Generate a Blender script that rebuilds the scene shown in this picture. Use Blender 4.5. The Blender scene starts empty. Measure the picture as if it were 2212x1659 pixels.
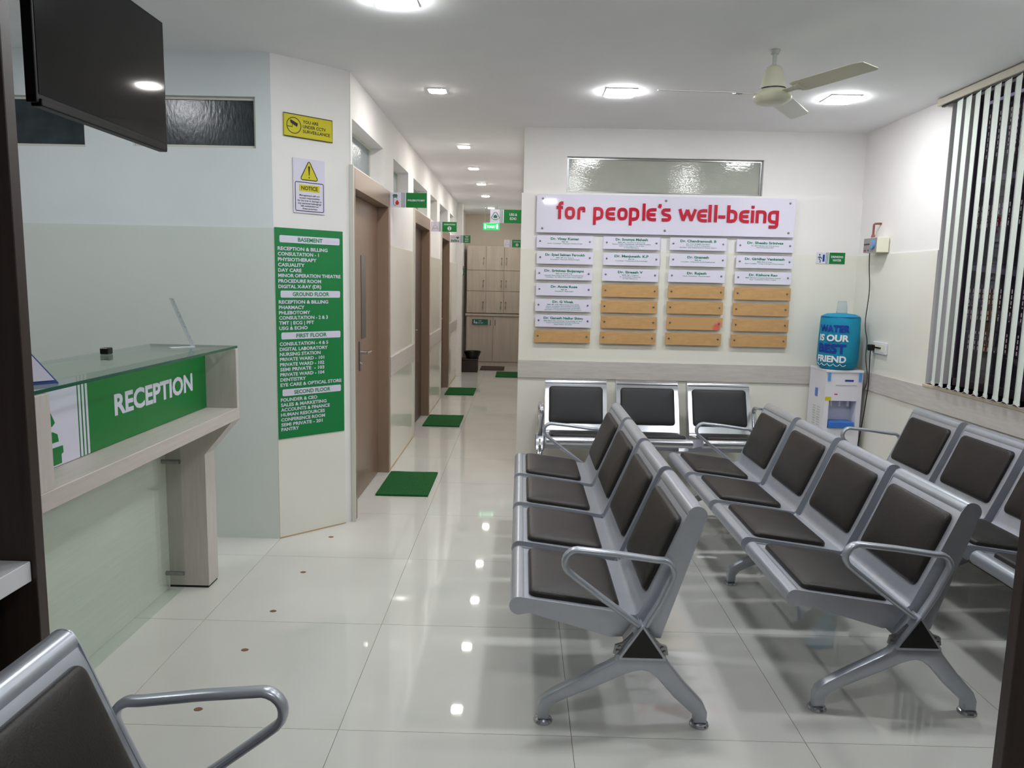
import bpy, bmesh, math, random
from mathutils import Vector, Matrix
random.seed(7)
S = bpy.context.scene
C = S.collection
PI = math.pi

# ------------------------------------------------------------------ camera
YAW, PITCH, ROLL, EYE, FPX = -.0095, .1358, .0216, 1.5395, 1616.6
fwd = Vector((math.sin(YAW)*math.cos(PITCH), math.cos(YAW)*math.cos(PITCH), -math.sin(PITCH)))
rt = Vector((math.cos(YAW), -math.sin(YAW), 0)); up = rt.cross(fwd)
r2 = rt*math.cos(ROLL) + up*math.sin(ROLL); u2 = -rt*math.sin(ROLL) + up*math.cos(ROLL)
cd = bpy.data.cameras.new('camera'); cam = bpy.data.objects.new('camera', cd); C.objects.link(cam)
cd.sensor_fit = 'HORIZONTAL'; cd.sensor_width = 36; cd.lens = 36*FPX/2212; cd.clip_start = .05
M = Matrix((r2, u2, -fwd)).transposed().to_4x4(); M.translation = (0, 0, EYE)
cam.matrix_world = M
S.camera = cam

# ------------------------------------------------------------------ world, exposure
w = bpy.data.worlds.new('night'); S.world = w; w.use_nodes = True
bg = w.node_tree.nodes['Background']; bg.inputs[0].default_value = (.20, .19, .28, 1); bg.inputs[1].default_value = 1.0
S.view_settings.view_transform = 'Standard'; S.view_settings.look = 'None'
S.view_settings.exposure = 0.0; S.view_settings.gamma = 1; S.view_settings.use_curve_mapping = False
LAMP_HALL, LAMP_SMALL = 114.0, 190.0
COL_HALL, COL_CORR = (.96, .985, 1.0), (1.0, .96, .90)

# ------------------------------------------------------------------ helpers
ORG = {}
def lin(c):
    return tuple(((v/255/12.92) if v/255 <= .04045 else ((v/255+.055)/1.055)**2.4) for v in c)
MATS = {}
def mat(name, col, rough=.5, metal=0, spec=.5, noise=None, bump=None, emit=None, strength=0, grain=None, trans=0, alpha=1, rand=0, coat=0, ior=1.45):
    """procedural material; noise=(scale, amount) colour mottling, bump=(scale, strength), grain=(scale xyz, amount) stretched wood grain"""
    m = bpy.data.materials.new(name); m.use_nodes = True; nt = m.node_tree; N = nt.nodes; L = nt.links
    b = N['Principled BSDF']; c = lin(col)
    b.inputs['Base Color'].default_value = (*c, 1); b.inputs['Roughness'].default_value = rough
    b.inputs['Metallic'].default_value = metal; b.inputs['Specular IOR Level'].default_value = spec
    b.inputs['IOR'].default_value = ior
    b.inputs['Transmission Weight'].default_value = trans; b.inputs['Alpha'].default_value = alpha
    b.inputs['Coat Weight'].default_value = coat; b.inputs['Coat Roughness'].default_value = .06
    tc = N.new('ShaderNodeTexCoord')
    out = None
    def mixed(fac, amt):
        r = N.new('ShaderNodeValToRGB'); L.new(fac, r.inputs[0])
        r.color_ramp.elements[0].position = .3; r.color_ramp.elements[1].position = .7
        r.color_ramp.elements[0].color = (*[max(0, v*(1-amt)) for v in c], 1)
        r.color_ramp.elements[1].color = (*[min(1, v*(1+amt)) for v in c], 1)
        return r.outputs[0]
    if noise:
        n = N.new('ShaderNodeTexNoise'); n.inputs['Scale'].default_value = noise[0]; n.inputs['Detail'].default_value = 5
        L.new(tc.outputs['Object'], n.inputs['Vector']); out = mixed(n.outputs['Fac'], noise[1])
    if grain:
        mp = N.new('ShaderNodeMapping'); mp.inputs['Scale'].default_value = grain[0]; L.new(tc.outputs['Object'], mp.inputs[0])
        n = N.new('ShaderNodeTexNoise'); n.inputs['Scale'].default_value = 1; n.inputs['Detail'].default_value = 6; n.inputs['Roughness'].default_value = .65
        L.new(mp.outputs[0], n.inputs['Vector']); out = mixed(n.outputs['Fac'], grain[1])
    if rand:
        oi = N.new('ShaderNodeObjectInfo'); mx = N.new('ShaderNodeMapRange')
        mx.inputs['To Min'].default_value = 1-rand; mx.inputs['To Max'].default_value = 1+rand
        L.new(oi.outputs['Random'], mx.inputs['Value'])
        hv = N.new('ShaderNodeHueSaturation'); L.new(mx.outputs[0], hv.inputs['Value'])
        if out: L.new(out, hv.inputs['Color'])
        else: hv.inputs['Color'].default_value = (*c, 1)
        out = hv.outputs[0]
    if out: L.new(out, b.inputs['Base Color'])
    if bump:
        n = N.new('ShaderNodeTexNoise'); n.inputs['Scale'].default_value = bump[0]; n.inputs['Detail'].default_value = 3
        mp = N.new('ShaderNodeMapping'); L.new(tc.outputs['Object'], mp.inputs[0])
        if len(bump) > 2: mp.inputs['Scale'].default_value = bump[2]
        L.new(mp.outputs[0], n.inputs['Vector'])
        bp = N.new('ShaderNodeBump'); bp.inputs['Strength'].default_value = bump[1]; bp.inputs['Distance'].default_value = .01
        L.new(n.outputs['Fac'], bp.inputs['Height']); L.new(bp.outputs[0], b.inputs['Normal'])
    if emit:
        b.inputs['Emission Color'].default_value = (*emit, 1); b.inputs['Emission Strength'].default_value = strength
    MATS[name] = m
    return m

def thin_glass(name, tint, rough=.01):
    """thin sheet of glass: tinted straight-through light plus Fresnel reflection"""
    m = bpy.data.materials.new(name); m.use_nodes = True; nt = m.node_tree; N = nt.nodes; L = nt.links
    N.remove(N['Principled BSDF']); tr = N.new('ShaderNodeBsdfTransparent'); gl = N.new('ShaderNodeBsdfGlossy'); lw = N.new('ShaderNodeLayerWeight'); pw = N.new('ShaderNodeMath'); fr = N.new('ShaderNodeMath'); mx = N.new('ShaderNodeMixShader')
    tr.inputs[0].default_value = (*tint, 1); gl.inputs['Roughness'].default_value = rough; pw.operation = 'POWER'; pw.inputs[1].default_value = 5; fr.operation = 'MULTIPLY_ADD'; fr.inputs[1].default_value = .92; fr.inputs[2].default_value = .04
    L.new(lw.outputs['Facing'], pw.inputs[0]); L.new(pw.outputs[0], fr.inputs[0])
    L.new(fr.outputs[0], mx.inputs[0]); L.new(tr.outputs[0], mx.inputs[1]); L.new(gl.outputs[0], mx.inputs[2]); L.new(mx.outputs[0], N['Material Output'].inputs[0])
    MATS[name] = m
    return m
def BM(): return bmesh.new()
def box(bm, x0, x1, y0, y1, z0, z1, bev=0, seg=2):
    vs = [bm.verts.new(p) for p in ((x0,y0,z0),(x1,y0,z0),(x1,y1,z0),(x0,y1,z0),(x0,y0,z1),(x1,y0,z1),(x1,y1,z1),(x0,y1,z1))]
    fs = [bm.faces.new([vs[i] for i in q]) for q in ((0,3,2,1),(4,5,6,7),(0,1,5,4),(1,2,6,5),(2,3,7,6),(3,0,4,7))]
    if bev:
        es = list({e for f in fs for e in f.edges})
        bmesh.ops.bevel(bm, geom=es, offset=bev, segments=seg, profile=.5, affect='EDGES')
    return bm
def prism(bm, pts, f0, f1):
    """polygon pts (2d) mapped by f0 / f1 to the two end caps"""
    a = [bm.verts.new(f0(*p)) for p in pts]; b = [bm.verts.new(f1(*p)) for p in pts]
    n = len(pts)
    bm.faces.new(a[::-1]); bm.faces.new(b)
    for i in range(n): bm.faces.new((a[i], a[(i+1) % n], b[(i+1) % n], b[i]))
    return bm
def rings(bm, rr, closed=False, caps=True):
    vs = [[bm.verts.new(p) for p in r] for r in rr]; n = len(rr[0])
    rng = range(len(vs)) if closed else range(len(vs)-1)
    for i in rng:
        a, b = vs[i], vs[(i+1) % len(vs)]
        for j in range(n): bm.faces.new((a[j], a[(j+1) % n], b[(j+1) % n], b[j]))
    if caps and not closed:
        bm.faces.new(vs[0][::-1]); bm.faces.new(vs[-1])
    return bm
def lathe(bm, prof, c=(0,0,0), axis='z', n=24):
    rr = []
    for r, h in prof:
        r = max(r, 1e-4); ring = []
        for k in range(n):
            a = 2*PI*k/n; x, y = r*math.cos(a), r*math.sin(a)
            p = {'z': (x, y, h), 'y': (x, h, -y), 'x': (h, x, y)}[axis]
            ring.append((p[0]+c[0], p[1]+c[1], p[2]+c[2]))
        rr.append(ring)
    return rings(bm, rr)
def tube(bm, pts, r, n=8, closed=False):
    """round tube along a polyline; r a number or list"""
    P = [Vector(p) for p in pts]; rr = []; prev = None
    for i, p in enumerate(P):
        if closed: d = P[(i+1) % len(P)] - P[i-1]
        else: d = P[min(i+1, len(P)-1)] - P[max(i-1, 0)]
        d.normalize()
        if prev is None:
            s = Vector((0,0,1)) if abs(d.z) < .9 else Vector((1,0,0)); a = d.cross(s).normalized()
        else: a = (prev - d*prev.dot(d)).normalized()
        prev = a; b = d.cross(a); rad = r[i] if isinstance(r, (list, tuple)) else r
        rr.append([p + a*rad*math.cos(2*PI*k/n) + b*rad*math.sin(2*PI*k/n) for k in range(n)])
    return rings(bm, rr, closed)
def sweep(bm, pts, ra, rb, v, n=10, closed=False, power=1.0):
    """flat-oval section swept along (u,z) points in the plane y=v; ra in-plane, rb across"""
    rr = []
    for i, p in enumerate(pts):
        q0 = pts[i-1] if (closed or i > 0) else pts[i]; q1 = pts[(i+1) % len(pts)] if (closed or i < len(pts)-1) else pts[i]
        d = Vector((q1[0]-q0[0], q1[1]-q0[1])).normalized(); nn = Vector((-d.y, d.x))
        A = ra[i] if isinstance(ra, (list, tuple)) else ra; B = rb[i] if isinstance(rb, (list, tuple)) else rb
        ring = []
        for k in range(n):
            a = 2*PI*k/n; ca, sa = math.cos(a), math.sin(a)
            ca = math.copysign(abs(ca)**power, ca); sa = math.copysign(abs(sa)**power, sa)
            ring.append((p[0]+nn.x*A*ca, v+B*sa, p[1]+nn.y*A*ca))
        rr.append(ring)
    return rings(bm, rr, closed)
def arc(c, r, a0, a1, n):
    return [(c[0]+r*math.cos(math.radians(a0+(a1-a0)*k/n)), c[1]+r*math.sin(math.radians(a0+(a1-a0)*k/n))) for k in range(n+1)]
def smooth(pts, it=2):
    for _ in range(it):
        q = [pts[0]]
        for a, b in zip(pts, pts[1:]):
            q.append(tuple(.75*x+.25*y for x, y in zip(a, b))); q.append(tuple(.25*x+.75*y for x, y in zip(a, b)))
        pts = q + [pts[-1]]
    return pts
def mesh(bm, name, m, sm=False, angle=40):
    bmesh.ops.recalc_face_normals(bm, faces=bm.faces)
    me = bpy.data.meshes.new(name); bm.to_mesh(me); bm.free()
    if m: me.materials.append(m if not isinstance(m, str) else MATS[m])
    if sm:
        me.polygons.foreach_set('use_smooth', [True]*len(me.polygons))
        me.set_sharp_from_angle(angle=math.radians(angle))
    return me
def obj(name, bm, m, parent=None, sm=False, loc=None):
    """bm in world coordinates (or its thing's own); linked as one mesh object"""
    o_ = ORG.get(parent.name) if parent else Vector((0,0,0))
    if isinstance(bm, bpy.types.Mesh): me = bm
    else:
        if parent: bmesh.ops.translate(bm, verts=bm.verts, vec=-o_)
        me = mesh(bm, name, m, sm)
    o = bpy.data.objects.new(name, me); C.objects.link(o)
    if parent: o.parent = parent; ORG[o.name] = o_
    if loc: o.location = loc
    return o
def tag(o, label, cat, group=None, kind=None):
    o['label'] = label
    if cat: o['category'] = cat
    if group: o['group'] = group
    if kind: o['kind'] = kind
    return o
def thing(name, label, cat, loc=(0,0,0), rz=0, group=None, local=False, kind=None):
    o = bpy.data.objects.new(name, None); C.objects.link(o); o.empty_display_size = .1
    o.location = loc; o.rotation_euler = (0, 0, rz)
    ORG[o.name] = Vector((0,0,0)) if local else Vector(loc)
    return tag(o, label, cat, group, kind)
def solo(name, bm, m, label, cat, loc, group=None, sm=False, kind=None):
    """a thing of one mesh, built in world coordinates, origin moved to loc"""
    bmesh.ops.translate(bm, verts=bm.verts, vec=-Vector(loc))
    o = obj(name, bm, m, None, sm); o.location = loc; ORG[o.name] = Vector(loc)
    return tag(o, label, cat, group, kind)
def struct(name, bm, m, label, parent=None, sm=False):
    o = obj(name, bm, m, parent, sm); ORG[o.name] = Vector((0,0,0)) if not parent else ORG[parent.name]
    if not parent: tag(o, label, None, kind='structure')
    return o
def cells(bm, s0, s1, z0, z1, holes, put):
    """wall s0..s1 x z0..z1 with rectangular holes; put(bm, sa, sb, za, zb) adds one block"""
    ss = sorted({s0, s1, *[h[0] for h in holes], *[h[1] for h in holes]}); zz = sorted({z0, z1, *[h[2] for h in holes], *[h[3] for h in holes]})
    ss = [s for s in ss if s0 <= s <= s1]; zz = [z for z in zz if z0 <= z <= z1]
    for a, b in zip(ss, ss[1:]):
        run = None
        for c, d in zip(zz, zz[1:]):
            m_ = ((a+b)/2, (c+d)/2)
            if any(h[0] < m_[0] < h[1] and h[2] < m_[1] < h[3] for h in holes):
                if run: put(bm, a, b, *run); run = None
            else: run = (run[0], d) if run else (c, d)
        if run: put(bm, a, b, *run)
    return bm

# lettering -----------------------------------------------------------
TXT = {}
def glyphs(s, bold, res=3):
    k = (s, bold, res)
    if k not in TXT:
        cu = bpy.data.curves.new('lettering', 'FONT'); cu.body = s; cu.resolution_u = res; cu.offset = bold; cu.fill_mode = 'FRONT'
        o = bpy.data.objects.new('lettering', cu); C.objects.link(o)
        dg = bpy.context.evaluated_depsgraph_get(); ev = o.evaluated_get(dg); me = ev.to_mesh()
        V = [tuple(v.co) for v in me.vertices]; F = [tuple(p.vertices) for p in me.polygons]
        ev.to_mesh_clear(); bpy.data.objects.remove(o); bpy.data.curves.remove(cu)
        TXT[k] = (V, F)
    return TXT[k]
CAP = max(v[1] for v in glyphs('H', 0)[0])
def text(bm, s, o, right, upv, cap, width=None, align='L', bold=.02, lift=.0006, res=3, depth=0, fn=None):
    """letters as flat (or raised) faces: o = baseline point, cap = capital height, width squeezes the line to fit"""
    V, F = glyphs(s, bold, res)
    if not V: return bm
    o = Vector(o); right = Vector(right).normalized(); upv = Vector(upv).normalized(); nor = right.cross(upv)
    x0 = min(v[0] for v in V); x1 = max(v[0] for v in V); k = cap/CAP; kx = width/(x1-x0) if width else k
    sh = {'L': 0, 'C': -(x1-x0)*kx/2, 'R': -(x1-x0)*kx}[align]
    def P(v, l):
        x, y = (v[0]-x0)*kx+sh, v[1]*k
        if fn: return fn(x, y, l)
        return o + right*x + upv*y + nor*l
    a = [bm.verts.new(P(v, lift+depth)) for v in V]
    for f in F:
        try: bm.faces.new([a[i] for i in f])
        except ValueError: pass
    if depth:
        b = [bm.verts.new(P(v, lift)) for v in V]; cnt = {}
        for f in F:
            for i, j in zip(f, f[1:]+f[:1]): cnt[(i, j)] = 1
        for (i, j) in cnt:
            if (j, i) not in cnt:
                try: bm.faces.new((a[j], a[i], b[i], b[j]))
                except ValueError: pass
    return bm
def sheet(bm, o, right, upv, x0, x1, y0, y1, lift=.0005, r=0):
    """flat rectangle (rounded by r) printed on a sign face"""
    o = Vector(o); right = Vector(right).normalized(); upv = Vector(upv).normalized(); nor = right.cross(upv)
    if r:
        pts = arc((x1-r, y1-r), r, 0, 90, 4)+arc((x0+r, y1-r), r, 90, 180, 4)+arc((x0+r, y0+r), r, 180, 270, 4)+arc((x1-r, y0+r), r, 270, 360, 4)
    else: pts = [(x0, y0), (x1, y0), (x1, y1), (x0, y1)]
    bm.faces.new([bm.verts.new(o+right*x+upv*y+nor*lift) for x, y in pts]); return bm
def shape(bm, o, right, upv, pts, lift=.0005):
    o = Vector(o); right = Vector(right).normalized(); upv = Vector(upv).normalized(); nor = right.cross(upv)
    f = bm.faces.new([bm.verts.new(o+right*x+upv*y+nor*lift) for x, y in pts]); return bm
def stroke(bm, o, right, upv, pts, wd, lift=.0008, closed=False):
    o = Vector(o); right = Vector(right).normalized(); upv = Vector(upv).normalized(); nor = right.cross(upv)
    P = [Vector(p) for p in pts]; L_, R_ = [], []
    for i, p in enumerate(P):
        d = (P[(i+1) % len(P)]-P[i-1]) if closed else (P[min(i+1, len(P)-1)]-P[max(i-1, 0)])
        d = d.normalized(); n = Vector((-d.y, d.x))*wd/2
        for q, l in ((p+n, L_), (p-n, R_)): l.append(bm.verts.new(o+right*q.x+upv*q.y+nor*lift))
    m_ = len(P) if closed else len(P)-1
    for i in range(m_):
        j = (i+1) % len(P); bm.faces.new((L_[i], R_[i], R_[j], L_[j]))
    return bm

# ------------------------------------------------------------------ materials
mat('ceiling_paint', (243, 243, 245), .8, noise=(3, .015))
mat('wall_paint', (243, 240, 238), .75, noise=(4, .015))
mat('wall_gloss', (240, 238, 227), .09, noise=(3, .015))
mat('recep_paint', (232, 238, 240), .6, noise=(4, .015))
mat('recep_gloss', (224, 231, 225), .22, noise=(3, .015))
mat('end_paint', (232, 220, 206), .7, noise=(4, .02))
mat('rail_wood', (206, 200, 194), .35, grain=((6, 6, 60), .09))
mat('tile', (217, 216, 210), .028, noise=(2.2, .035), rand=.018)
mat('grout', (120, 104, 86), .8)
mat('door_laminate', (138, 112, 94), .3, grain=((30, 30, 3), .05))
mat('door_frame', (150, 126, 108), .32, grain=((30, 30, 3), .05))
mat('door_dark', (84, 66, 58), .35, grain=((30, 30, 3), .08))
mat('frame_edge', (214, 214, 204), .5)
mat('vision_glass', (58, 56, 52), .08)
mat('frosted', (150, 162, 166), .22, bump=(60, .25), noise=(5, .12))
mat('dark_glass', (56, 64, 68), .22, bump=(70, .10, (1, 1, .4)), noise=(9, .3))
mat('reeded_glass', (176, 178, 168), .06, spec=1.0, bump=(70, .07, (.6, 1, 1.4)), noise=(4, .08))
mat('chrome', (205, 206, 208), .16, 1)
mat('steel', (150, 150, 150), .3, 1)
mat('silver_paint', (184, 189, 198), .3, .5, noise=(30, .03))
mat('bright_steel', (196, 198, 204), .2, .9)
mat('vinyl', (36, 32, 30), .42, bump=(220, .12), noise=(25, .05))
mat('vinyl_black', (34, 34, 37), .45, bump=(220, .12), noise=(25, .05))
mat('black_plastic', (17, 17, 18), .4)
mat('dark_wood', (58, 45, 40), .4, grain=((40, 40, 2.5), .22))
mat('light_wood', (205, 196, 190), .38, grain=((60, 60, 5), .07))
mat('light_wood_h', (205, 196, 188), .38, grain=((60, 4, 60), .07))
mat('base_wood_reflect', (234, 232, 222), .3, grain=((60, 4, 60), .05))  # counter wood lightened to stand in for the hall reflected in the glass panel
mat('locker_wood', (204, 190, 176), .45, grain=((28, 28, 2), .1))
thin_glass('counter_glass', (.88, .96, .92))
thin_glass('panel_glass', (.95, .985, .965))
mat('glass_edge', (38, 92, 72), .15)
mat('print_green', (8, 124, 52), .35)
mat('dir_green', (22, 130, 66), .4)
mat('print_white', (226, 222, 240), .35)
mat('plate_white', (232, 228, 246), .22)
mat('board_gloss', (232, 228, 246), .05)
mat('joint_tan', (196, 168, 128), .7)
mat('print_ink_green', (30, 128, 96), .45)
mat('print_red', (196, 22, 52), .3)
mat('drop_red', (206, 40, 44), .4)
mat('print_black', (26, 24, 28), .45)
mat('print_grey', (150, 148, 158), .45)
mat('print_yellow', (214, 202, 38), .35)
mat('print_teal', (40, 110, 92), .4)
mat('plank', (203, 160, 108), .42, grain=((14, 60, 60), .1))
mat('mat_green', (26, 108, 48), .95, noise=(160, .35), bump=(240, 1.0))
mat('mat_brown', (96, 78, 70), .95, noise=(120, .35), bump=(200, 1.0))
mat('tv_screen', (4, 4, 5), .06, spec=.4)
mat('tv_bezel', (6, 6, 7), .45, spec=.2)
mat('white_laminate', (222, 222, 226), .4)
mat('white_plastic', (236, 234, 242), .3)
mat('cream_plastic', (240, 238, 216), .4)
mat('grey_plastic', (150, 146, 146), .4)
mat('vent_grey', (196, 200, 196), .5)
mat('niche_grey', (206, 208, 222), .35)
mat('blue_plastic', (62, 122, 210), .35)
mat('tape_blue', (92, 160, 226), .4)
mat('cover_blue', (20, 142, 178), .8, noise=(30, .05), bump=(60, .3))
mat('ink_blue', (22, 58, 158), .7)
mat('ink_white', (232, 240, 244), .7)
mat('clear_plastic', (225, 235, 240), .12, trans=.75, ior=1.3)
mat('acrylic', (224, 232, 240), .04, trans=.85, ior=1.45)
mat('acrylic_edge', (224, 232, 244), .12, noise=(120, .2))
mat('pipe_brown', (142, 80, 76), .5)
mat('cable_dark', (58, 48, 50), .5)
mat('fan_cream', (214, 212, 190), .35)
mat('fan_white', (222, 220, 214), .4)
mat('blind_fabric', (232, 240, 232), .75)
mat('rail_beige', (214, 206, 190), .45)
mat('window_alu', (60, 50, 62), .4)
mat('sill_stone', (206, 192, 166), .3)
thin_glass('pane', (.92, .93, .95))
mat('bar_iron', (26, 24, 28), .5)
mat('outside_wall', (52, 46, 54), .9, noise=(3, .3))
mat('outside_dark', (26, 24, 28), .8, noise=(5, .4))
mat('outside_metal', (150, 140, 146), .35, .6)
mat('lit_window', (230, 200, 200), .6, emit=(1, .78, .78), strength=.3)
mat('lamp_hall', (255, 255, 255), .5, emit=COL_HALL, strength=LAMP_HALL)
mat('lamp_small', (255, 255, 255), .5, emit=COL_CORR, strength=LAMP_SMALL)
mat('lamp_frame', (236, 236, 238), .4)
mat('toilet_lit', (10, 150, 66), .4, emit=(.02, .75, .2), strength=.9)
mat('toilet_text', (240, 255, 245), .4, emit=(.9, 1, .92), strength=1.4)
mat('brass', (150, 128, 92), .3, .9)
mat('plug_brown', (130, 96, 66), .7)
mat('card_blue', (44, 70, 150), .4)
mat('stool_brown', (58, 46, 42), .5)

ZC = 2.748                                   # ceiling height
# ------------------------------------------------------------------ floor: grout bed + single tiles
bm = BM(); box(bm, -3.9, 2.9, -1.7, 14.2, -.08, -.0025)
floor = struct('floor', bm, 'grout', 'glossy cream tiled floor of the waiting hall and corridor')
tb = BM(); box(tb, -.399, .399, -.399, .399, -.02, 0)
tile_me = mesh(tb, 'tile', 'tile')
for i in range(-4, 5):
    for j in range(-5, 15):
        x = -.5935+.8*i+.4; y = 2.3819+.8*j+.4
        if x > 2.9 or (y > 6.4 and not (-1.5 < x < .3)): continue
        obj('tile', tile_me, None, floor, loc=(x, y, 0))

# ------------------------------------------------------------------ ceiling
bm = BM(); box(bm, -3.9, 2.9, -1.7, 14.2, ZC, ZC+.1)
struct('ceiling', bm, 'ceiling_paint', 'flat white painted ceiling over the hall and corridor')

# ------------------------------------------------------------------ walls
def pane_window(n, label, mk, axis, depth, s0, s1, z0, z1, fr='frame_edge'):
    """fixed light: axis 'x' -> wall faces y (s is x, depth is y); axis 'y' -> wall faces x"""
    base = ((s0+s1)/2, depth, z0) if axis == 'x' else (depth, (s0+s1)/2, z0)
    t = thing(n, label, None, base, kind='structure')
    def put(b, a, c, d, e, lo, hi):
        if axis == 'x': box(b, a, c, depth+lo, depth+hi, d, e)
        else: box(b, depth+lo, depth+hi, a, c, d, e)
    b = BM(); put(b, s0, s1, z0, z1, -.004, .004); obj('pane', b, mk, t)
    b = BM(); k = .016
    for a, c, d, e in ((s0, s1, z0, z0+k), (s0, s1, z1-k, z1), (s0, s0+k, z0+k, z1-k), (s1-k, s1, z0+k, z1-k)): put(b, a, c, d, e, -.014, .014)
    obj('window_frame', b, fr, t)

# back wall with its transom light
HB = [(.34, 1.89, 2.252, 2.53)]
bm = cells(BM(), 0.0, 2.83, 0, ZC, HB, lambda b, a, c, d, e: box(b, a, c, 6.10, 6.25, d, e))
wb = struct('wall_back', bm, 'wall_paint', 'white back wall of the hall with the sign board and plates')
bm = BM(); box(bm, -.012, 2.68, 6.08, 6.10, 1.80, 2.24); obj('upper_cladding', bm, 'wall_paint', wb)
bm = BM(); box(bm, -.012, 2.68, 6.08, 6.10, 0, 1.80); obj('lower_cladding', bm, 'wall_gloss', wb)
pane_window('window_1', 'grey reeded glass transom light above the long sign board', 'reeded_glass', 'x', 6.15, .34, 1.89, 2.252, 2.53, 'steel')

# right wall with the big blind-covered window
WY0, WY1, WZ0 = 2.2, 4.92, .935
bm = cells(BM(), -1.7, 6.25, 0, ZC, [(WY0, WY1, WZ0, ZC)], lambda b, a, c, d, e: box(b, 2.68, 2.90, a, c, d, e))
wr = struct('wall_right', bm, 'wall_paint', 'white right wall with the tall window and wooden rail')
bm = cells(BM(), -1.7, 6.08, 0, 1.80, [(WY0, WY1, WZ0, 1.80)], lambda b, a, c, d, e: box(b, 2.674, 2.68, a, c, d, e)); obj('lower_cladding', bm, 'wall_gloss', wr)

# reception wall, angled corner and corridor walls
HR = [(-3.2, -2.435, 2.23, 2.50), (-2.17, -1.485, 2.24, 2.515)]
bm = cells(BM(), -3.9, -1.398, 0, ZC, HR, lambda b, a, c, d, e: box(b, a, c, 4.263, 4.42, d, e))
wl = struct('wall_reception', bm, 'recep_paint', 'pale wall behind the reception counter with two high dark windows')
bm = BM(); box(bm, -3.9, -1.3995, 4.259, 4.263, 0, 1.81); obj('lower_cladding', bm, 'recep_gloss', wl)
pane_window('window_2', 'dark high window partly hidden by the dark wooden partition', 'dark_glass', 'x', 4.30, -3.2, -2.435, 2.23, 2.50)
pane_window('window_3', 'dark high window right behind the television', 'dark_glass', 'x', 4.30, -2.17, -1.485, 2.24, 2.515)

PA, PB, PC = (-1.398, 4.263), (-1.081, 4.571), (-1.04, 4.612)
bm = BM(); prism(bm, [PA, PB, PC, (-1.04, 4.615), (-1.25, 4.615), (-1.398, 4.42)], lambda x, y: (x, y, 0), lambda x, y: (x, y, ZC))
wa = struct('wall_angled', bm, 'wall_paint', 'narrow angled wall carrying the green directory board')
AD = Vector((PB[0]-PA[0], PB[1]-PA[1], 0)).normalized(); AN = Vector((AD.y, -AD.x, 0)); UP = Vector((0,0,1))
bm = BM(); q = [Vector((*PA, 0)), Vector((*PB, 0))]
prism(bm, [(0, 0), (.442, 0), (.442, 1), (0, 1)], lambda x, y: q[0]+AD*x+AN*.004+UP*y*1.81, lambda x, y: q[0]+AD*x-AN*.002+UP*y*1.81)
obj('lower_cladding', bm, 'wall_gloss', wa)

DOORS = [(4.61, 5.92), (7.25, 8.50), (9.70, 10.80)]
LIGHTS_C = [(4.655, 5.69), (6.13, 6.92), (7.25, 8.29), (8.585, 9.235), (9.55, 10.55), (10.89, 11.48)]
HC = [(a, b, 0, 2.21) for a, b in DOORS] + [(a, b, 2.22, 2.49) for a, b in LIGHTS_C] + [(12.45, 13.25, 0, 2.03)]
bm = cells(BM(), 4.61, 14.2, 0, ZC, HC, lambda b, a, c, d, e: box(b, -1.25, -1.04, a, c, d, e))
wc = struct('wall_corridor', bm, 'wall_paint', 'left wall of the corridor with three brown doors')
bm = cells(BM(), 4.62, 14.0, 0, 1.80, HC, lambda b, a, c, d, e: box(b, -1.04, -1.035, a, c, d, e)); obj('lower_cladding', bm, 'wall_gloss', wc)
bm = BM(); box(bm, -1.08, -.955, 12.05, 12.25, 0, ZC); obj('pilaster', bm, 'wall_paint', wc)
LBL = ['nearest', 'second', 'third', 'fourth', 'fifth', 'farthest']
for k, (a, b) in enumerate(LIGHTS_C):
    pane_window('window_%d' % (k+4), '%s frosted transom light high on the corridor wall' % LBL[k], 'frosted', 'y', -1.15, a, b, 2.22, 2.49)
bm = BM(); box(bm, 0.0, .14, 6.25, 14.2, 0, ZC)
struct('wall_passage', bm, 'wall_paint', 'right wall of the corridor seen edge on')
bm = BM(); box(bm, -1.25, .14, 14.0, 14.2, 0, ZC)
struct('wall_end', bm, 'end_paint', 'beige end wall of the corridor above the lockers')
bm = BM(); box(bm, -3.9, 2.9, -1.9, -1.7, 0, ZC); struct('wall_front', bm, 'wall_paint', 'plain wall behind the camera')
bm = BM(); box(bm, -4.1, -3.9, -1.9, 4.42, 0, ZC); struct('wall_left', bm, 'recep_paint', 'plain wall far behind the reception counter')

# wooden wall rails
def rail(n, label, b): struct(n, b, 'rail_wood', label)
bm = BM(); box(bm, -.014, 2.674, 6.066, 6.08, .765, .912, .003, 1); rail('trim_1', 'light wooden rail along the back wall above the chairs', bm)
bm = BM(); box(bm, 2.66, 2.674, -1.5, 6.066, .775, .918, .003, 1); rail('trim_2', 'light wooden rail along the right wall under the window', bm)
for k, (a, b) in enumerate(((5.92, 7.25), (8.50, 9.70), (10.80, 12.05))):
    bm = BM(); box(bm, -1.035, -1.021, a+.002, b-.002, .77, .925, .003, 1); rail('trim_%d' % (k+3), 'light wooden rail between corridor doors, %s stretch' % ('nearest', 'middle', 'farthest')[k], bm)
for k, (a, b, x0) in enumerate(((5.925, 7.245, -1.035), (8.505, 9.695, -1.035), (10.805, 12.04, -1.035))):
    bm = BM(); box(bm, x0, x0+.004, a, b, 0, .008)
    struct('baseboard_corridor_%d' % (k+1), bm, 'joint_tan', 'thin tan joint at the foot of the corridor wall, %s stretch' % ('nearest', 'middle', 'farthest')[k])
bm = BM(); prism(bm, [(0, 0), (.442, 0), (.442, 1), (0, 1)], lambda x, y: q[0]+AD*x+AN*.007+UP*y*.007, lambda x, y: q[0]+AD*x+AN*.004+UP*y*.007)
struct('baseboard_angled', bm, 'joint_tan', 'thin tan joint at the foot of the angled wall')

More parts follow.
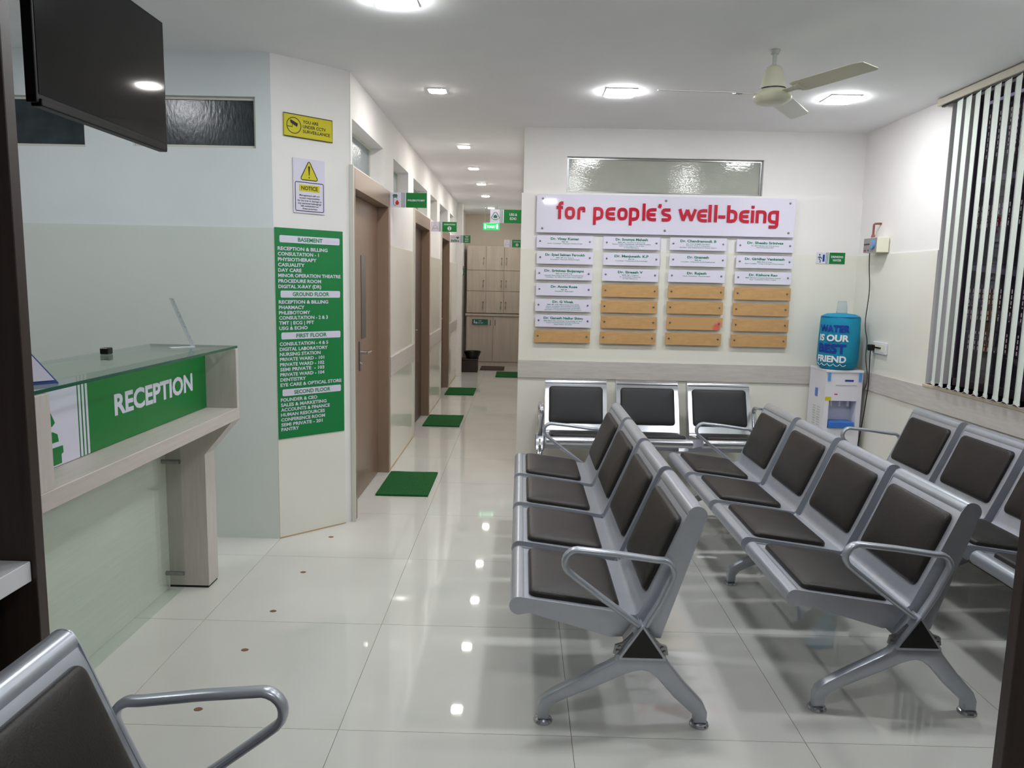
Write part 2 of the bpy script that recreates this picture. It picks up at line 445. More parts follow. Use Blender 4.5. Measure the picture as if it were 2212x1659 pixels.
# ------------------------------------------------------------------ corridor doors
def door(n, y0, y1, label, leafm, vision, opened=False):
    t = thing('door_%d' % n, label, None, (-1.08, (y0+y1)/2, 0), kind='structure')
    jw, hd, zt = .075, .125, 2.208
    b = BM()
    box(b, -1.135, -1.028, y0, y0+jw, 0, zt, .002, 1); box(b, -1.135, -1.028, y1-jw, y1, 0, zt, .002, 1)
    box(b, -1.135, -1.028, y0+jw, y1-jw, zt-hd, zt, .002, 1)
    obj('door_frame', b, 'door_frame', t)
    b = BM(); box(b, -1.045, -1.022, y0-.012, y0+.006, 0, zt+.006); obj('edge_strip', b, 'frame_edge', t)
    b = BM()
    if opened: box(b, -1.24, -1.17, y0+jw, y1-jw, .01, zt-hd)
    else: box(b, -1.15, -1.115, y0+jw+.002, y1-jw-.002, .008, zt-hd-.003)
    leaf = obj('leaf', b, leafm, t)
    if vision:
        b = BM(); box(b, -1.117, -1.112, 5.235, 5.385, 1.12, 1.70); obj('vision_panel', b, 'vision_glass', leaf)
        b = BM(); box(b, -1.115, -1.106, 5.155, 5.195, .90, 1.11, .004, 1); obj('handle_plate', b, 'steel', leaf)
        b = BM(); lathe(b, [(.011, 0), (.011, .05)], (-1.112, 5.175, 1.03), 'x', 12); tube(b, [(-1.062, 5.168, 1.03), (-1.06, 5.20, 1.03), (-1.06, 5.29, 1.028)], .009, 8); obj('lever', b, 'chrome', leaf, True)
        b = BM(); lathe(b, [(.012, 0), (.012, .012)], (-1.108, 5.175, .95), 'x', 12); obj('key_cylinder', b, 'chrome', leaf, True)
    else:
        b = BM(); box(b, -1.117, -1.106, y0+.28, y0+.32, .90, 1.11, .004, 1); obj('handle_plate', b, 'steel', leaf)
        b = BM(); tube(b, [(-1.112, y0+.3, 1.03), (-1.06, y0+.3, 1.03), (-1.06, y0+.42, 1.028)], .009, 8); obj('lever', b, 'chrome', leaf, True)
door(1, 4.61, 5.92, 'nearest brown corridor door with a slim glass slot and lever handle', 'door_laminate', True)
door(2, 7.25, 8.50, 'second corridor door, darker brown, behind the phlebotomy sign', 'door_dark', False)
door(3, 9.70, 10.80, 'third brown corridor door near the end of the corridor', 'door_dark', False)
t = thing('door_4', 'dark narrow toilet doorway beside the lockers', None, (-1.1, 12.85, 0), kind='structure')
bm = BM(); box(bm, -1.16, -1.13, 12.46, 13.24, .01, 2.02); obj('leaf', bm, 'door_dark', t)
bm = BM(); box(bm, -1.10, -1.03, 12.452, 12.50, 0, 2.028); box(bm, -1.10, -1.03, 13.20, 13.248, 0, 2.028); box(bm, -1.10, -1.03, 12.50, 13.20, 1.98, 2.028); obj('door_frame', bm, 'dark_wood', t)

# ------------------------------------------------------------------ ceiling lights
def lamp(x, y, s, small, label):
    t = thing('ceiling_light', label, 'ceiling light', (x, y, ZC), group='recessed ceiling lights')
    b = BM(); k = s/2; e = .008
    for a, c, d, f in ((-k-e, k+e, -k-e, -k), (-k-e, k+e, k, k+e), (-k-e, -k, -k, k), (k, k+e, -k, k)): box(b, x+a, x+c, y+d, y+f, ZC-.007, ZC+.0)
    obj('frame', b, 'lamp_frame', t)
    b = BM(); r = s*.22; pts = arc((x+k-r, y+k-r), r, 0, 90, 4)+arc((x-k+r, y+k-r), r, 90, 180, 4)+arc((x-k+r, y-k+r), r, 180, 270, 4)+arc((x+k-r, y-k+r), r, 270, 360, 4)
    prism(b, pts, lambda u, v: (u, v, ZC-(.010 if small else .018)), lambda u, v: (u, v, ZC-.001)); obj('diffuser', b, 'lamp_small' if small else 'lamp_hall', t)
for x, y, s, sm_, lb in ((.60, 4.96, .18, 0, 'large square ceiling light left of the fan'), (2.02, 5.02, .18, 0, 'large square ceiling light right of the fan near the window'),
    (-.58, 3.43, .18, 0, 'square ceiling light cut by the top edge of the picture'),
    (.60, 3.02, .18, 0, 'large square ceiling light above the front chair row, out of view'), (1.95, 3.02, .18, 0, 'large square ceiling light above the middle chair row, out of view'),
    (.4, .7, .18, 0, 'added square ceiling light brightening the near floor, out of view'),  # added out of frame to lift the near floor, not a known fitting
    (-2.45, 3.0, .18, 0, 'large square ceiling light over the reception desk, out of view'),
    (-.567, 5.01, .1, 1, 'nearest small square corridor ceiling light'), (-.55, 7.02, .1, 1, 'second small square corridor ceiling light'), (-.545, 8.33, .1, 1, 'third small square corridor ceiling light'),
    (-.53, 9.63, .1, 1, 'fourth small square corridor ceiling light'), (-.54, 10.96, .1, 1, 'fifth small square corridor ceiling light'), (-.53, 12.71, .1, 1, 'farthest small square corridor ceiling light')):
    lamp(x, y, s, sm_, lb)

# ------------------------------------------------------------------ dark partitions beside the camera and the white desk
bm = BM(); box(bm, -3.895, -1.299, 1.93, 1.97, 0, ZC-.002, .002, 1)
solo('wood_partition', bm, 'dark_wood', 'dark brown wooden partition at the left edge beside the counter', 'partition', (-2.6, 1.95, 0), 'dark wood partitions')
bm = BM(); box(bm, 1.362, 2.655, 1.93, 1.97, 0, ZC-.002, .002, 1)
solo('wood_partition', bm, 'dark_wood', 'dark brown wooden partition at the bottom right corner beside the chairs', 'partition', (2.0, 1.95, 0), 'dark wood partitions')
t = thing('white_desk', 'white laminate desk top jutting in front of the dark left partition', 'desk', (-1.8, 1.5, 0))
bm = BM(); box(bm, -2.3, -1.312, 1.05, 1.928, .705, .762, .002, 1); obj('desk_top', bm, 'white_laminate', t)
for yy in (1.09, 1.88):
    bm = BM(); box(bm, -2.25, -1.40, yy-.012, yy+.012, 0, .705); obj('side_panel', bm, 'dark_wood', t)

# ------------------------------------------------------------------ reception counter
t = thing('reception_counter', 'pale wooden reception counter with glass top and green RECEPTION panel', 'counter', (-1.6, 2.85, 0))
XF, XB, XP = -1.366, -1.516, -1.633
Y0, Y1 = 2.07, 3.60
def part(name, m, *bx, bev=.002, par=None, sm=False):
    b = BM()
    for x in bx: box(b, *x, bev, 1) if bev else box(b, *x)
    return obj(name, b, m, par or t, sm)
part('bottom_board', 'light_wood_h', (XP, XF, Y0, Y1, .846, .903))
part('end_board', 'light_wood', (XB-.03, XF, Y1-.028, Y1, .903, 1.19))
part('end_board', 'light_wood', (XB-.03, XF, Y0, Y0+.068, .903, 1.19))
part('back_board', 'light_wood_h', (XB-.03, XB-.006, Y0+.068, Y1-.028, .903, 1.19))
sg = part('sign_panel', 'print_green', (XB-.006, XB, Y0+.068, Y1-.028, .905, 1.188), bev=0)
O = (XB, 0, 0); Rr = (0, 1, 0)
b = BM(); sheet(b, O, Rr, UP, 2.14, 2.519, .905, 1.188); obj('white_field', b, 'print_white', sg)
b = BM()
for a in (2.526, 2.547, 2.568): sheet(b, O, Rr, UP, a, a+.013, .905, 1.188)
obj('white_stripes', b, 'print_white', sg)
b = BM(); text(b, 'RECEPTION', (XB, 2.752, 1.011), Rr, UP, .074, .672, bold=.035); obj('lettering', b, 'print_white', sg)
b = BM()                                               # seated figure at a desk
shape(b, O, Rr, UP, [(2.25, 1.115), (2.31, 1.135), (2.35, 1.12), (2.385, 1.06), (2.39, 1.05), (2.375, 1.04), (2.25, 1.04)], .001)
shape(b, O, Rr, UP, [(2.25, 1.025), (2.375, 1.022), (2.40, 1.01), (2.405, .985), (2.25, .985)], .001)
shape(b, O, Rr, UP, [(2.25, .97), (2.425, .968), (2.427, .945), (2.415, .94), (2.415, .91), (2.25, .908)], .001)
obj('logo', b, 'print_green', sg)
gt = part('glass_top', 'counter_glass', (-1.80, XF-.008, Y0-.02, Y1+.012, 1.192, 1.203), bev=0)
part('glass_edge', 'glass_edge', (XF-.008, XF-.0068, Y0-.02, Y1+.012, 1.192, 1.203), (-1.80, XF-.008, Y1+.012, Y1+.0132, 1.192, 1.203), bev=0, par=gt)
part('rear_ledge', 'light_wood_h', (-1.80, XB-.03, Y0, Y1, 1.165, 1.190))
part('rear_panel', 'light_wood_h', (-1.80, -1.78, Y0, Y1, 0, 1.165))
part('base_panel', 'base_wood_reflect', (XP-.11, XP-.075, Y0, 3.529, 0, .846))
part('glass_panel', 'panel_glass', (XP-.010, XP, Y0, 3.526, .004, .842), bev=0)
for zz in (.088, .648):
    b = BM(); lathe(b, [(.0, -.075), (.011, -.0745), (.011, -.0101), (.011, .012), (.0, .0125)], (XP, 3.49, zz), 'x', 14); obj('standoff_bolt', b, 'steel', t, True)
    b = BM(); lathe(b, [(.0, 0), (.012, .001), (.012, .02), (.0, .021)], (XP, 2.2, zz), 'x', 14); obj('standoff_bolt', b, 'steel', t, True)
b = BM(); prism(b, [(XP-.11, .012), (-1.516, .012), (-1.516, .677), (-1.397, .82), (-1.375, .846), (XP-.11, .846)], lambda x, z: (x, 3.53, z), lambda x, z: (x, 3.645, z)); obj('end_post', b, 'light_wood', t)
part('post_shoe', 'black_plastic', (XP-.106, -1.52, 3.533, 3.642, 0, .012), bev=0)

# things on the counter
t = thing('sign_holder', 'clear acrylic sign holder leaning back on the glass counter top', 'sign holder', (-1.585, 3.45, 1.203))
bm = BM(); prism(bm, [(-1.54, 3.50), (-1.62, 3.43), (-1.6, 3.405), (-1.52, 3.475)], lambda x, y: (x, y, 1.2035), lambda x, y: (x, y, 1.207)); obj('foot', bm, 'acrylic_edge', t)
bm = BM(); a0 = [(-1.54, 3.50), (-1.52, 3.475)]
P0 = [Vector((-1.54, 3.502, 1.206)), Vector((-1.519, 3.476, 1.206))]; dv = Vector((-.085, -.02, .225)); th = Vector((-.013, 0, 0))
vs = [bm.verts.new(p) for p in (P0[0], P0[1], P0[1]+dv, P0[0]+dv, P0[0]+th, P0[1]+th, P0[1]+dv+th, P0[0]+dv+th)]
for f in ((0,1,2,3), (7,6,5,4), (0,4,5,1), (1,5,6,2), (2,6,7,3), (3,7,4,0)): bm.faces.new([vs[i] for i in f])
obj('upright', bm, 'acrylic_edge', t)
bm = BM(); box(bm, -1.75, -1.715, 3.085, 3.125, 1.203, 1.23, .003, 1)
solo('card_reader', bm, 'black_plastic', 'small dark block standing at the back edge of the counter', 'device', (-1.73, 3.105, 1.203))
t = thing('tent_card', 'blue edged printed tent card on the counter beside the dark partition', 'card', (-1.43, 2.2, 1.203))
Pc = [Vector((-1.425, 2.245, 1.204)), Vector((-1.455, 2.275, 1.204))]; dv = Vector((-.10, -.11, .115))
def quad(pts, off):
    b = BM(); n = (pts[1]-pts[0]).cross(pts[2]-pts[0]).normalized()
    v = [b.verts.new(p) for p in pts]+[b.verts.new(p+n*off) for p in pts]
    for f in ((0,1,2,3), (7,6,5,4), (0,4,5,1), (1,5,6,2), (2,6,7,3), (3,7,4,0)): b.faces.new([v[i] for i in f])
    return b
e1 = Vector((-.045, -.06, 0)); A0 = Vector((-1.40, 2.24, 1.2045)); dv = Vector((-.085, -.035, .125))
obj('card', quad([A0, A0+e1, A0+e1+dv, A0+dv], .004), 'card_blue', t)
A1 = A0+e1*.1+dv*.06+Vector((.003, -.002, .003)); obj('printed_panel', quad([A1, A1+e1*.8, A1+e1*.8+dv*.8, A1+dv*.8], .001), 'plate_white', t)
obj('rear_leaf', quad([A0+dv, A0+e1+dv, A0+e1+dv+Vector((-.06, 0, -.125)), A0+dv+Vector((-.06, 0, -.125))], .003), 'tape_blue', t)

# ------------------------------------------------------------------ television
t = thing('television', 'black flat television hanging from the ceiling above the counter', 'television', (-1.53, 2.8, 2.05))
TX = -1.5
bm = BM(); box(bm, TX-.035, TX, 2.375, 3.235, 2.055, 2.565, .004, 2); obj('casing', bm, 'tv_bezel', t)
bm = BM(); box(bm, TX-.001, TX+.0015, 2.387, 3.223, 2.082, 2.556); obj('screen', bm, 'tv_screen', t)
bm = BM(); box(bm, TX-.03, TX+.006, 2.39, 3.22, 2.046, 2.07, .004, 2); obj('bottom_strip', bm, 'tv_bezel', t)
bm = BM(); box(bm, TX-.075, TX-.035, 2.56, 3.05, 2.06, 2.34, .01, 2); obj('rear_housing', bm, 'black_plastic', t)
bm = BM(); tube(bm, [(-1.64, 2.8, 2.3), (-1.64, 2.8, ZC-.006)], .022, 12); box(bm, -1.64, -1.57, 2.72, 2.88, 2.22, 2.38); lathe(bm, [(.07, 0), (.07, .01)], (-1.64, 2.8, ZC-.011)); obj('ceiling_mount', bm, 'black_plastic', t)

# ------------------------------------------------------------------ signs on the angled wall
def AP(s, z, off=.0045): return Vector((PA[0], PA[1], 0)) + AD*s + UP*z + AN*off
def board(b, s0, s1, z0, z1, th, off=.0045):
    return prism(b, [(s0, z0), (s1, z0), (s1, z1), (s0, z1)], lambda s, z: AP(s, z, off), lambda s, z: AP(s, z, off+th))
t = thing('cctv_sign', 'yellow YOU ARE UNDER CCTV SURVEILLANCE sign on the angled wall', 'sign', AP(.222, 2.32))
pn = obj('sign_panel', board(BM(), .068, .376, 2.32, 2.448, .003), 'print_yellow', t)
o = AP(0, 0, .0076)
b = BM(); stroke(b, o, AD, UP, [(.0705, 2.3225), (.3735, 2.3225), (.3735, 2.4455), (.0705, 2.4455)], .005, closed=True)
stroke(b, o, AD, UP, arc((.131, 2.384), .043, 0, 345, 23), .004, closed=True); obj('border', b, 'print_black', pn)
b = BM(); shape(b, o, AD, UP, [(.108, 2.408), (.113, 2.414), (.156, 2.397), (.15, 2.378), (.112, 2.396)], .001); stroke(b, o, AD, UP, [(.122, 2.39), (.122, 2.376), (.092, 2.376)], .004); obj('camera_symbol', b, 'print_black', pn)
b = BM()
for s, z, wd in (('YOU ARE', 2.404, .098), ('UNDER CCTV', 2.378, .145), ('SURVEILLANCE', 2.352, .172)): text(b, s, AP(.186, z, .0076), AD, UP, .0165, wd, bold=.02)
obj('lettering', b, 'print_black', pn)
t = thing('notice_sign', 'white NOTICE sign with yellow warning triangle on the angled wall', 'sign', AP(.221, 1.905))
pn = obj('sign_panel', board(BM(), .121, .321, 1.905, 2.21, .003), 'print_white', t)
tri = [(.221, 2.192), (.271, 2.098), (.262, 2.09), (.18, 2.09), (.171, 2.098)]
tri = [(.215, 2.19), (.221, 2.195), (.227, 2.19), (.272, 2.104), (.272, 2.096), (.266, 2.092), (.176, 2.092), (.17, 2.096), (.17, 2.104)]
b = BM(); shape(b, o, AD, UP, tri); sheet(b, o, AD, UP, .158, .286, 2.027, 2.065); obj('yellow_print', b, 'print_yellow', pn)
b = BM(); stroke(b, o, AD, UP, tri, .005, .0009, True); shape(b, o, AD, UP, [(.215, 2.17), (.227, 2.17), (.223, 2.118), (.219, 2.118)], .001); shape(b, o, AD, UP, [(.221+.004*math.cos(a), 2.107+.004*math.sin(a)) for a in [2*PI*k/8 for k in range(8)]], .001)
fr = arc((.303, 2.07), .008, 0, 90, 3)+arc((.141, 2.07), .008, 90, 180, 3)+arc((.141, 1.925), .008, 180, 270, 3)+arc((.303, 1.925), .008, 270, 360, 3)
stroke(b, o, AD, UP, fr, .004, .0009, True)
text(b, 'NOTICE', AP(.222, 2.0365, .0076), AD, UP, .02, .104, 'C', .025, .0012)
for k, (s, wd) in enumerate((('Management will not', .128), ('accept responsibility', .128), ('for the loss or damage to', .152), ('any personal belongings', .147), ('left unattended on', .11), ('these premises', .094))):
    text(b, s, AP(.222, 2.001-.0148*k, .0076), AD, UP, .0088, wd, 'C', .015, .001, 2)
obj('lettering', b, 'print_black', pn)
t = thing('directory_sign', 'tall green floor directory board in white capitals on the angled wall', 'sign', AP(.218, .6))
pn = obj('sign_panel', board(BM(), .002, .436, .60, 1.815, .004), 'dir_green', t)
o = AP(0, 0, .0086)
def fz(y): return 1.815 - (y-97)/1405*1.215
bws = [BM() for _ in range(4)]
for y, s, wd in ((169, 'BASEMENT', .158), (529, 'GROUND FLOOR', .235), (806, 'FIRST FLOOR', .198), (1188, 'SECOND FLOOR', .238)):
    z = fz(y); bh = BM(); sheet(bh, o, AD, UP, .03, .414, z-.02, z+.02, .0005, .008); obj('heading_plate', bh, 'print_white', pn); bg_ = BM(); text(bg_, s, AP(.222, z-.011, .0086), AD, UP, .0215, wd, 'C', .025, .0012); obj('heading_lettering', bg_, 'dir_green', pn)
for y, s, wd in ((231, 'RECEPTION & BILLING', .315), (266, 'CONSULTATION - 1', .257), (302, 'PHYSIOTHERAPY', .242), (337, 'CASUALITY', .165), (372, 'DAY CARE', .145), (407, 'MINOR OPERATION THEATRE', .40), (443, 'PROCEDURE ROOM', .27), (479, 'DIGITAL X-RAY (DR)', .27),
    (581, 'RECEPTION & BILLING', .315), (617, 'PHARMACY', .16), (652, 'PHLEBOTOMY', .196), (686, 'CONSULTATION - 2 & 3', .312), (720, 'TMT | ECG | PFT', .22), (755, 'USG & ECHO', .178),
    (860, 'CONSULTATION - 4 & 5', .312), (895, 'DIGITAL LABORATORY', .308), (929, 'NURSING STATION', .26), (963, 'PRIVATE WARD - 101', .284), (998, 'PRIVATE WARD - 102', .284), (1031, 'SEMI PRIVATE  - 103', .284), (1066, 'PRIVATE WARD - 104', .284), (1100, 'DENTISTRY', .162), (1135, 'EYE CARE & OPTICAL STORE', .40),
    (1237, 'FOUNDER & CEO', .234), (1271, 'SALES & MARKETING', .296), (1304, 'ACCOUNTS & FINANCE', .318), (1338, 'HUMAN RESOURCES', .284), (1372, 'CONFERENCE ROOM', .284), (1406, 'SEMI PRIVATE - 201', .268), (1438, 'PANTRY', .112)):
    k = sum(y > v for v in (529, 806, 1188)); text(bws[k], s, AP(.018, fz(y)-.009, .0086), AD, UP, .0185, wd, 'L', .03, .0006, 2)
for b in bws: obj('lettering', b, 'print_white', pn)

# ------------------------------------------------------------------ flag signs in the corridor (facing the hall)
XR = Vector((1,0,0))
def flag(label, y, x0, x1, z0, z1, lines, icon, name='flag_sign', cut=.42, num=None, gm='print_green', stripes=True, th=.004, hang=None):
    t = thing(name, label, 'sign', ((x0+x1)/2, y, z0))
    b = BM(); box(b, x0, x1, y, y+th, z0, z1); pn = obj('sign_panel', b, 'print_white', t)
    W, H = x1-x0, z1-z0; xg = x0+W*cut; o = (0, y, 0)
    b = BM(); sheet(b, o, XR, UP, xg, x1, z0, z1)
    if stripes:
        for k in range(3): sheet(b, o, XR, UP, xg-W*(.12-.035*k), xg-W*(.12-.035*k)+W*.014, z0, z1)
    obj('green_field', b, gm, pn)
    b = BM()
    for s, zc, cp, wd in lines: text(b, s, ((xg+x1)/2, y, z0+H*zc-cp/2), XR, UP, cp, wd, 'C', .03, .0012, 2)
    if num: shape(b, o, XR, UP, [((xg+x1)/2+.022*math.cos(2*PI*k/16), z0+H*.34+.022*math.sin(2*PI*k/16)) for k in range(16)], .001)
    obj('lettering', b, 'print_white', pn)
    if num:
        b = BM(); text(b, num, ((xg+x1)/2, y, z0+H*.34-.013), XR, UP, .026, None, 'C', .03, .0018, 2); obj('number', b, 'print_teal', pn)
    icon(pn, o, x0, z0, W, H)
    return t
def ic_tube(pn, o, x0, z0, W, H):
    b = BM(); X = lambda u, v: (x0+W*u, z0+H*v)
    stroke(b, o, XR, UP, [X(.10, .70), X(.10, .22), X(.13, .14), X(.17, .14)], .004)
    for a in (.84, .70): stroke(b, o, XR, UP, [X(.09, a), X(.20, a)], .01)
    stroke(b, o, XR, UP, [X(.07, .78), X(.22, .78)], .005); stroke(b, o, XR, UP, [X(.195, .7), X(.195, .58)], .004); obj('tube_symbol', b, 'print_teal', pn)
    b = BM(); c = (x0+W*.20, z0+H*.29); pts = arc(c, W*.05, 150, 390, 10)+[(c[0], c[1]+H*.23)]
    shape(b, o, XR, UP, pts, .001); obj('drop_symbol', b, 'drop_red', pn)
def ic_doc(pn, o, x0, z0, W, H):
    b = BM(); X = lambda u, v: (x0+W*u, z0+H*v)
    stroke(b, o, XR, UP, [X(.17+.035*math.cos(a), .82+.11*math.sin(a)) for a in [2*PI*k/10 for k in range(10)]], .002, .0008, True)
    stroke(b, o, XR, UP, [X(.06, .15), X(.09, .5), X(.14, .62), X(.2, .62), X(.25, .5), X(.28, .15)], .003)
    stroke(b, o, XR, UP, [X(.07, .36), X(.16, .3), X(.26, .4)], .003); stroke(b, o, XR, UP, [X(.07, .28), X(.18, .36), X(.27, .28)], .002); obj('doctor_symbol', b, 'print_grey', pn)
def ic_heart(pn, o, x0, z0, W, H):
    b = BM(); c = (x0+W*.37, z0+H*.72); r = W*.035
    shape(b, o, XR, UP, arc((c[0]+r, c[1]), r, -20, 180, 8)+arc((c[0]-r, c[1]), r, 0, 200, 8)+[(c[0], c[1]-r*2.6)], .001)
    for k, hh in enumerate((.3, .24, .34, .26, .2)): sheet(b, o, XR, UP, x0+W*(.06+.08*k), x0+W*(.11+.08*k), z0+H*.12, z0+H*(.12+hh))
    stroke(b, o, XR, UP, [(x0+W*.06, z0+H*.72), (x0+W*.14, z0+H*.72), (x0+W*.17, z0+H*.86), (x0+W*.21, z0+H*.6), (x0+W*.24, z0+H*.72), (x0+W*.3, z0+H*.72)], .003)
    obj('heart_symbol', b, 'print_green', pn)
def ic_usg(pn, o, x0, z0, W, H):
    b = BM(); X = lambda u, v: (x0+W*u, z0+H*v)
    stroke(b, o, XR, UP, [X(.13, .78), X(.19, .78), X(.29, .36), X(.2, .24), X(.12, .24), X(.03, .36)], .006, .0008, True)
    shape(b, o, XR, UP, [X(.1, .5), X(.16, .62), X(.22, .5), X(.21, .36), X(.11, .36)], .001); obj('scan_symbol', b, 'print_teal', pn)
flag('PHLEBOTOMY flag sign on the nearest brown door', 5.95, -1.038, -.75, 2.094, 2.207, [('PHLEBOTOMY', .49, .013, .135)], ic_tube, cut=.44)
flag('CONSULTATION 2 flag sign beside the second corridor door', 8.53, -1.028, -.738, 2.078, 2.187, [('CONSULTATION', .74, .013, .125)], ic_doc, cut=.44, num='2')
flag('TMT ECG PFT flag sign beside the third corridor door', 10.82, -1.028, -.738, 2.071, 2.178, [('TMT', .8, .018, .05), ('ECG', .5, .018, .05), ('PFT', .2, .018, .05)], ic_heart, cut=.64)
flag('USG & ECHO flag sign near the sign board corner of the corridor', 7.25, -.31, -.002, 2.09, 2.215, [('USG &', .64, .022, .072), ('ECHO', .34, .022, .062)], ic_usg, cut=.42)
flag('CONSULTATION 3 flag sign at the far right of the corridor', 12.05, -.288, -.002, 2.08, 2.197, [('CONSULTATION', .74, .013, .12)], ic_doc, cut=.44, num='3')
t = flag('small green toilet door plate beside the lockers', 12.38, -1.03, -.935, 1.63, 1.735, [], lambda pn, o, x0, z0, W, H: obj('door_symbol', sheet(BM(), o, XR, UP, x0+W*.35, x0+W*.75, z0+H*.15, z0+H*.85, .0012), 'print_white', pn), cut=0, stripes=False, name='toilet_plate', gm='print_teal')
t = thing('toilet_sign', 'lit green TOILET sign hanging from the corridor ceiling', 'sign', (-.51, 12.4, 2.37))
bm = BM(); box(bm, -.645, -.378, 12.4, 12.42, 2.365, 2.48, .006, 2); pn = obj('sign_panel', bm, 'toilet_lit', t)
bm = BM(); text(bm, 'TOILET', (-.512, 12.4, 2.402), XR, UP, .036, .145, 'C', .03, .001)
for xx in (-.622, -.428): sheet(bm, (0, 12.4, 0), XR, UP, xx, xx+.025, 2.385, 2.46, .001)
obj('lettering', bm, 'toilet_text', pn)
for xx in (-.61, -.42):
    bm = BM(); tube(bm, [(xx, 12.41, 2.478), (xx, 12.41, ZC)], .003, 6); obj('suspension_wire', bm, 'bright_steel', t)
def ic_bin(pn, o, x0, z0, W, H):
    b = BM(); X = lambda u, v: (x0+W*u, z0+H*v)
    sheet(b, o, XR, UP, *X(.1, 0)[:1], x0+W*.18, z0+H*.2, z0+H*.62, .001); sheet(b, o, XR, UP, x0+W*.22, x0+W*.3, z0+H*.15, z0+H*.5, .001); sheet(b, o, XR, UP, x0+W*.11, x0+W*.17, z0+H*.68, z0+H*.85, .001); obj('figure_symbol', b, 'print_white', pn)
flag('green USE DUST BIN sign stuck on the base cabinet doors', 13.572, -.875, -.59, .76, .855, [('USE', .68, .016, .05), ('DUST BIN', .3, .016, .11)], ic_bin, name='dust_bin_sign', cut=0, stripes=False, gm='print_teal', th=.003)
def ic_drink(pn, o, x0, z0, W, H):
    b = BM(); X = lambda u, v: (x0+W*u, z0+H*v)
    shape(b, o, XR, UP, [X(.11+.03*math.cos(2*PI*k/10), .78+.08*math.sin(2*PI*k/10)) for k in range(10)], .001)
    stroke(b, o, XR, UP, [X(.05, .55), X(.13, .6), X(.19, .45)], .009); stroke(b, o, XR, UP, [X(.11, .6), X(.1, .38), X(.15, .28), X(.13, .1)], .008)
    obj('figure_symbol', b, 'print_teal', pn); b = BM(); sheet(b, o, XR, UP, x0+W*.22, x0+W*.29, z0+H*.18, z0+H*.8, .001); obj('cooler_symbol', b, 'ink_blue', pn)
flag('small DRINKING WATER sign on the back wall above the dispenser', 6.076, 2.346, 2.573, 1.735, 1.824, [('DRINKING', .62, .016, .095), ('WATER', .32, .016, .068)], ic_drink, name='drinking_water_sign', cut=.45)

# ------------------------------------------------------------------ big sign board and name plates on the back wall
def stud(par, x, y, z, m='steel', r=.009):
    b = BM(); lathe(b, [(.0001, -.006), (r*.8, -.005), (r, -.002), (r, .004), (r*.6, .0045), (r*.6, .03)], (x, y, z), 'y', 12); obj('stud', b, m, par, True)
t = thing('sign_board', 'long white glossy board with red for people’s well-being lettering', 'sign', (1.12, 6.05, 1.932))
bm = BM(); box(bm, .108, 2.143, 6.046, 6.058, 1.932, 2.23, .0015, 1); pn = obj('panel', bm, 'board_gloss', t)
for x in (.155, 1.125, 2.1):
    for z in (1.966, 2.196): stud(t, x, 6.045, z)
# hand-drawn rounded letters, units of the x-height, stroke .2
SW = .245
def el(cx, cy, rx, ry, a0, a1, n=14):
    o_ = []
    for k in range(n+1):
        a = math.radians(a0+(a1-a0)*k/n); c, s_ = math.cos(a), math.sin(a)
        o_.append((cx+rx*math.copysign(abs(c)**.72, c), cy+ry*math.copysign(abs(s_)**.72, s_)))
    return o_
H_ = SW/2
LET = {'f': (.62, [[(.27, H_-H_), (.27, 1.05)]+[(.27, 1.16), (.31, 1.25), (.40, 1.29), (.56, 1.29)], [(.0, .93), (.54, .93)]]),
 'o': (.85, [el(.425, .5, .425-H_, .5-H_, 0, 360, 28)]), 'r': (.62, [[(H_, 0), (H_, .55), (.13, .76), (.22, .87), (.34, .9), (.5, .9), (.53, .86), (.53, .60)]]),
 'p': (.85, [[(H_, -.40), (H_, 1.0)], [(H_, .9), (.45, .9)]+el(.425, .5, .425-H_, .5-H_, 62, -90, 10)+[(.40, .1), (H_, .1)]]),
 'b': (.85, [[(H_, 0), (H_, 1.38)], [(H_, .9), (.45, .9)]+el(.425, .5, .425-H_, .5-H_, 62, -90, 10)+[(.40, .1), (H_, .1)]]),
 'e': (.83, [[(.81, .9), (.46, .9)]+el(.425, .5, .425-H_, .5-H_, 105, 255, 14)+[(.46, .1), (.81, .1)], [(H_, .5), (.75, .5)]]),
 'l': (.2, [[(H_, 0), (H_, 1.38)]]), 's': (.78, [[(.72, .9), (.30, .9), (.17, .87), (.1, .77), (.1, .66), (.17, .56), (.30, .52), (.50, .48), (.62, .44), (.68, .34), (.68, .23), (.61, .13), (.50, .1), (.03, .1)]]),
 'w': (1.42, [[(.06, 1.0), (.37, .08)], [(.37, .08), (.70, .95)], [(.70, .95), (1.03, .08)], [(1.03, .08), (1.36, 1.0)]]),
 'i': (.2, [[(H_, 0), (H_, 1.0)], [(H_, 1.16), (H_, 1.38)]]), 'n': (.85, [[(H_, 0), (H_, 1.0)], [(H_, .9), (.52, .9), (.66, .87), (.74, .78), (.755, .65), (.755, 0)]]),
 'g': (.86, [[(.84, .9), (.42, .9)]+el(.425, .5, .425-H_, .5-H_, 100, 260, 12)+[(.46, .1), (.76, .1)], [(.76, 1.0), (.76, -.12), (.72, -.24), (.62, -.3), (.10, -.3)]]),
 '-': (.56, [[(0, .43), (.56, .43)]]), "'": (.16, [[(.12, 1.36), (.12, 1.2), (.05, 1.06)]])}
XPOS = [('f', 285), ('o', 347), ('r', 440), ('p', 557), ('e', 648), ('o', 735), ('p', 822), ('l', 920), ('e', 950), ("'", 1038), ('s', 1062), ('w', 1190), ('e', 1325), ('l', 1408), ('l', 1450), ('-', 1482), ('b', 1545), ('e', 1635), ('i', 1722), ('n', 1757), ('g', 1847)]
XH = .0955
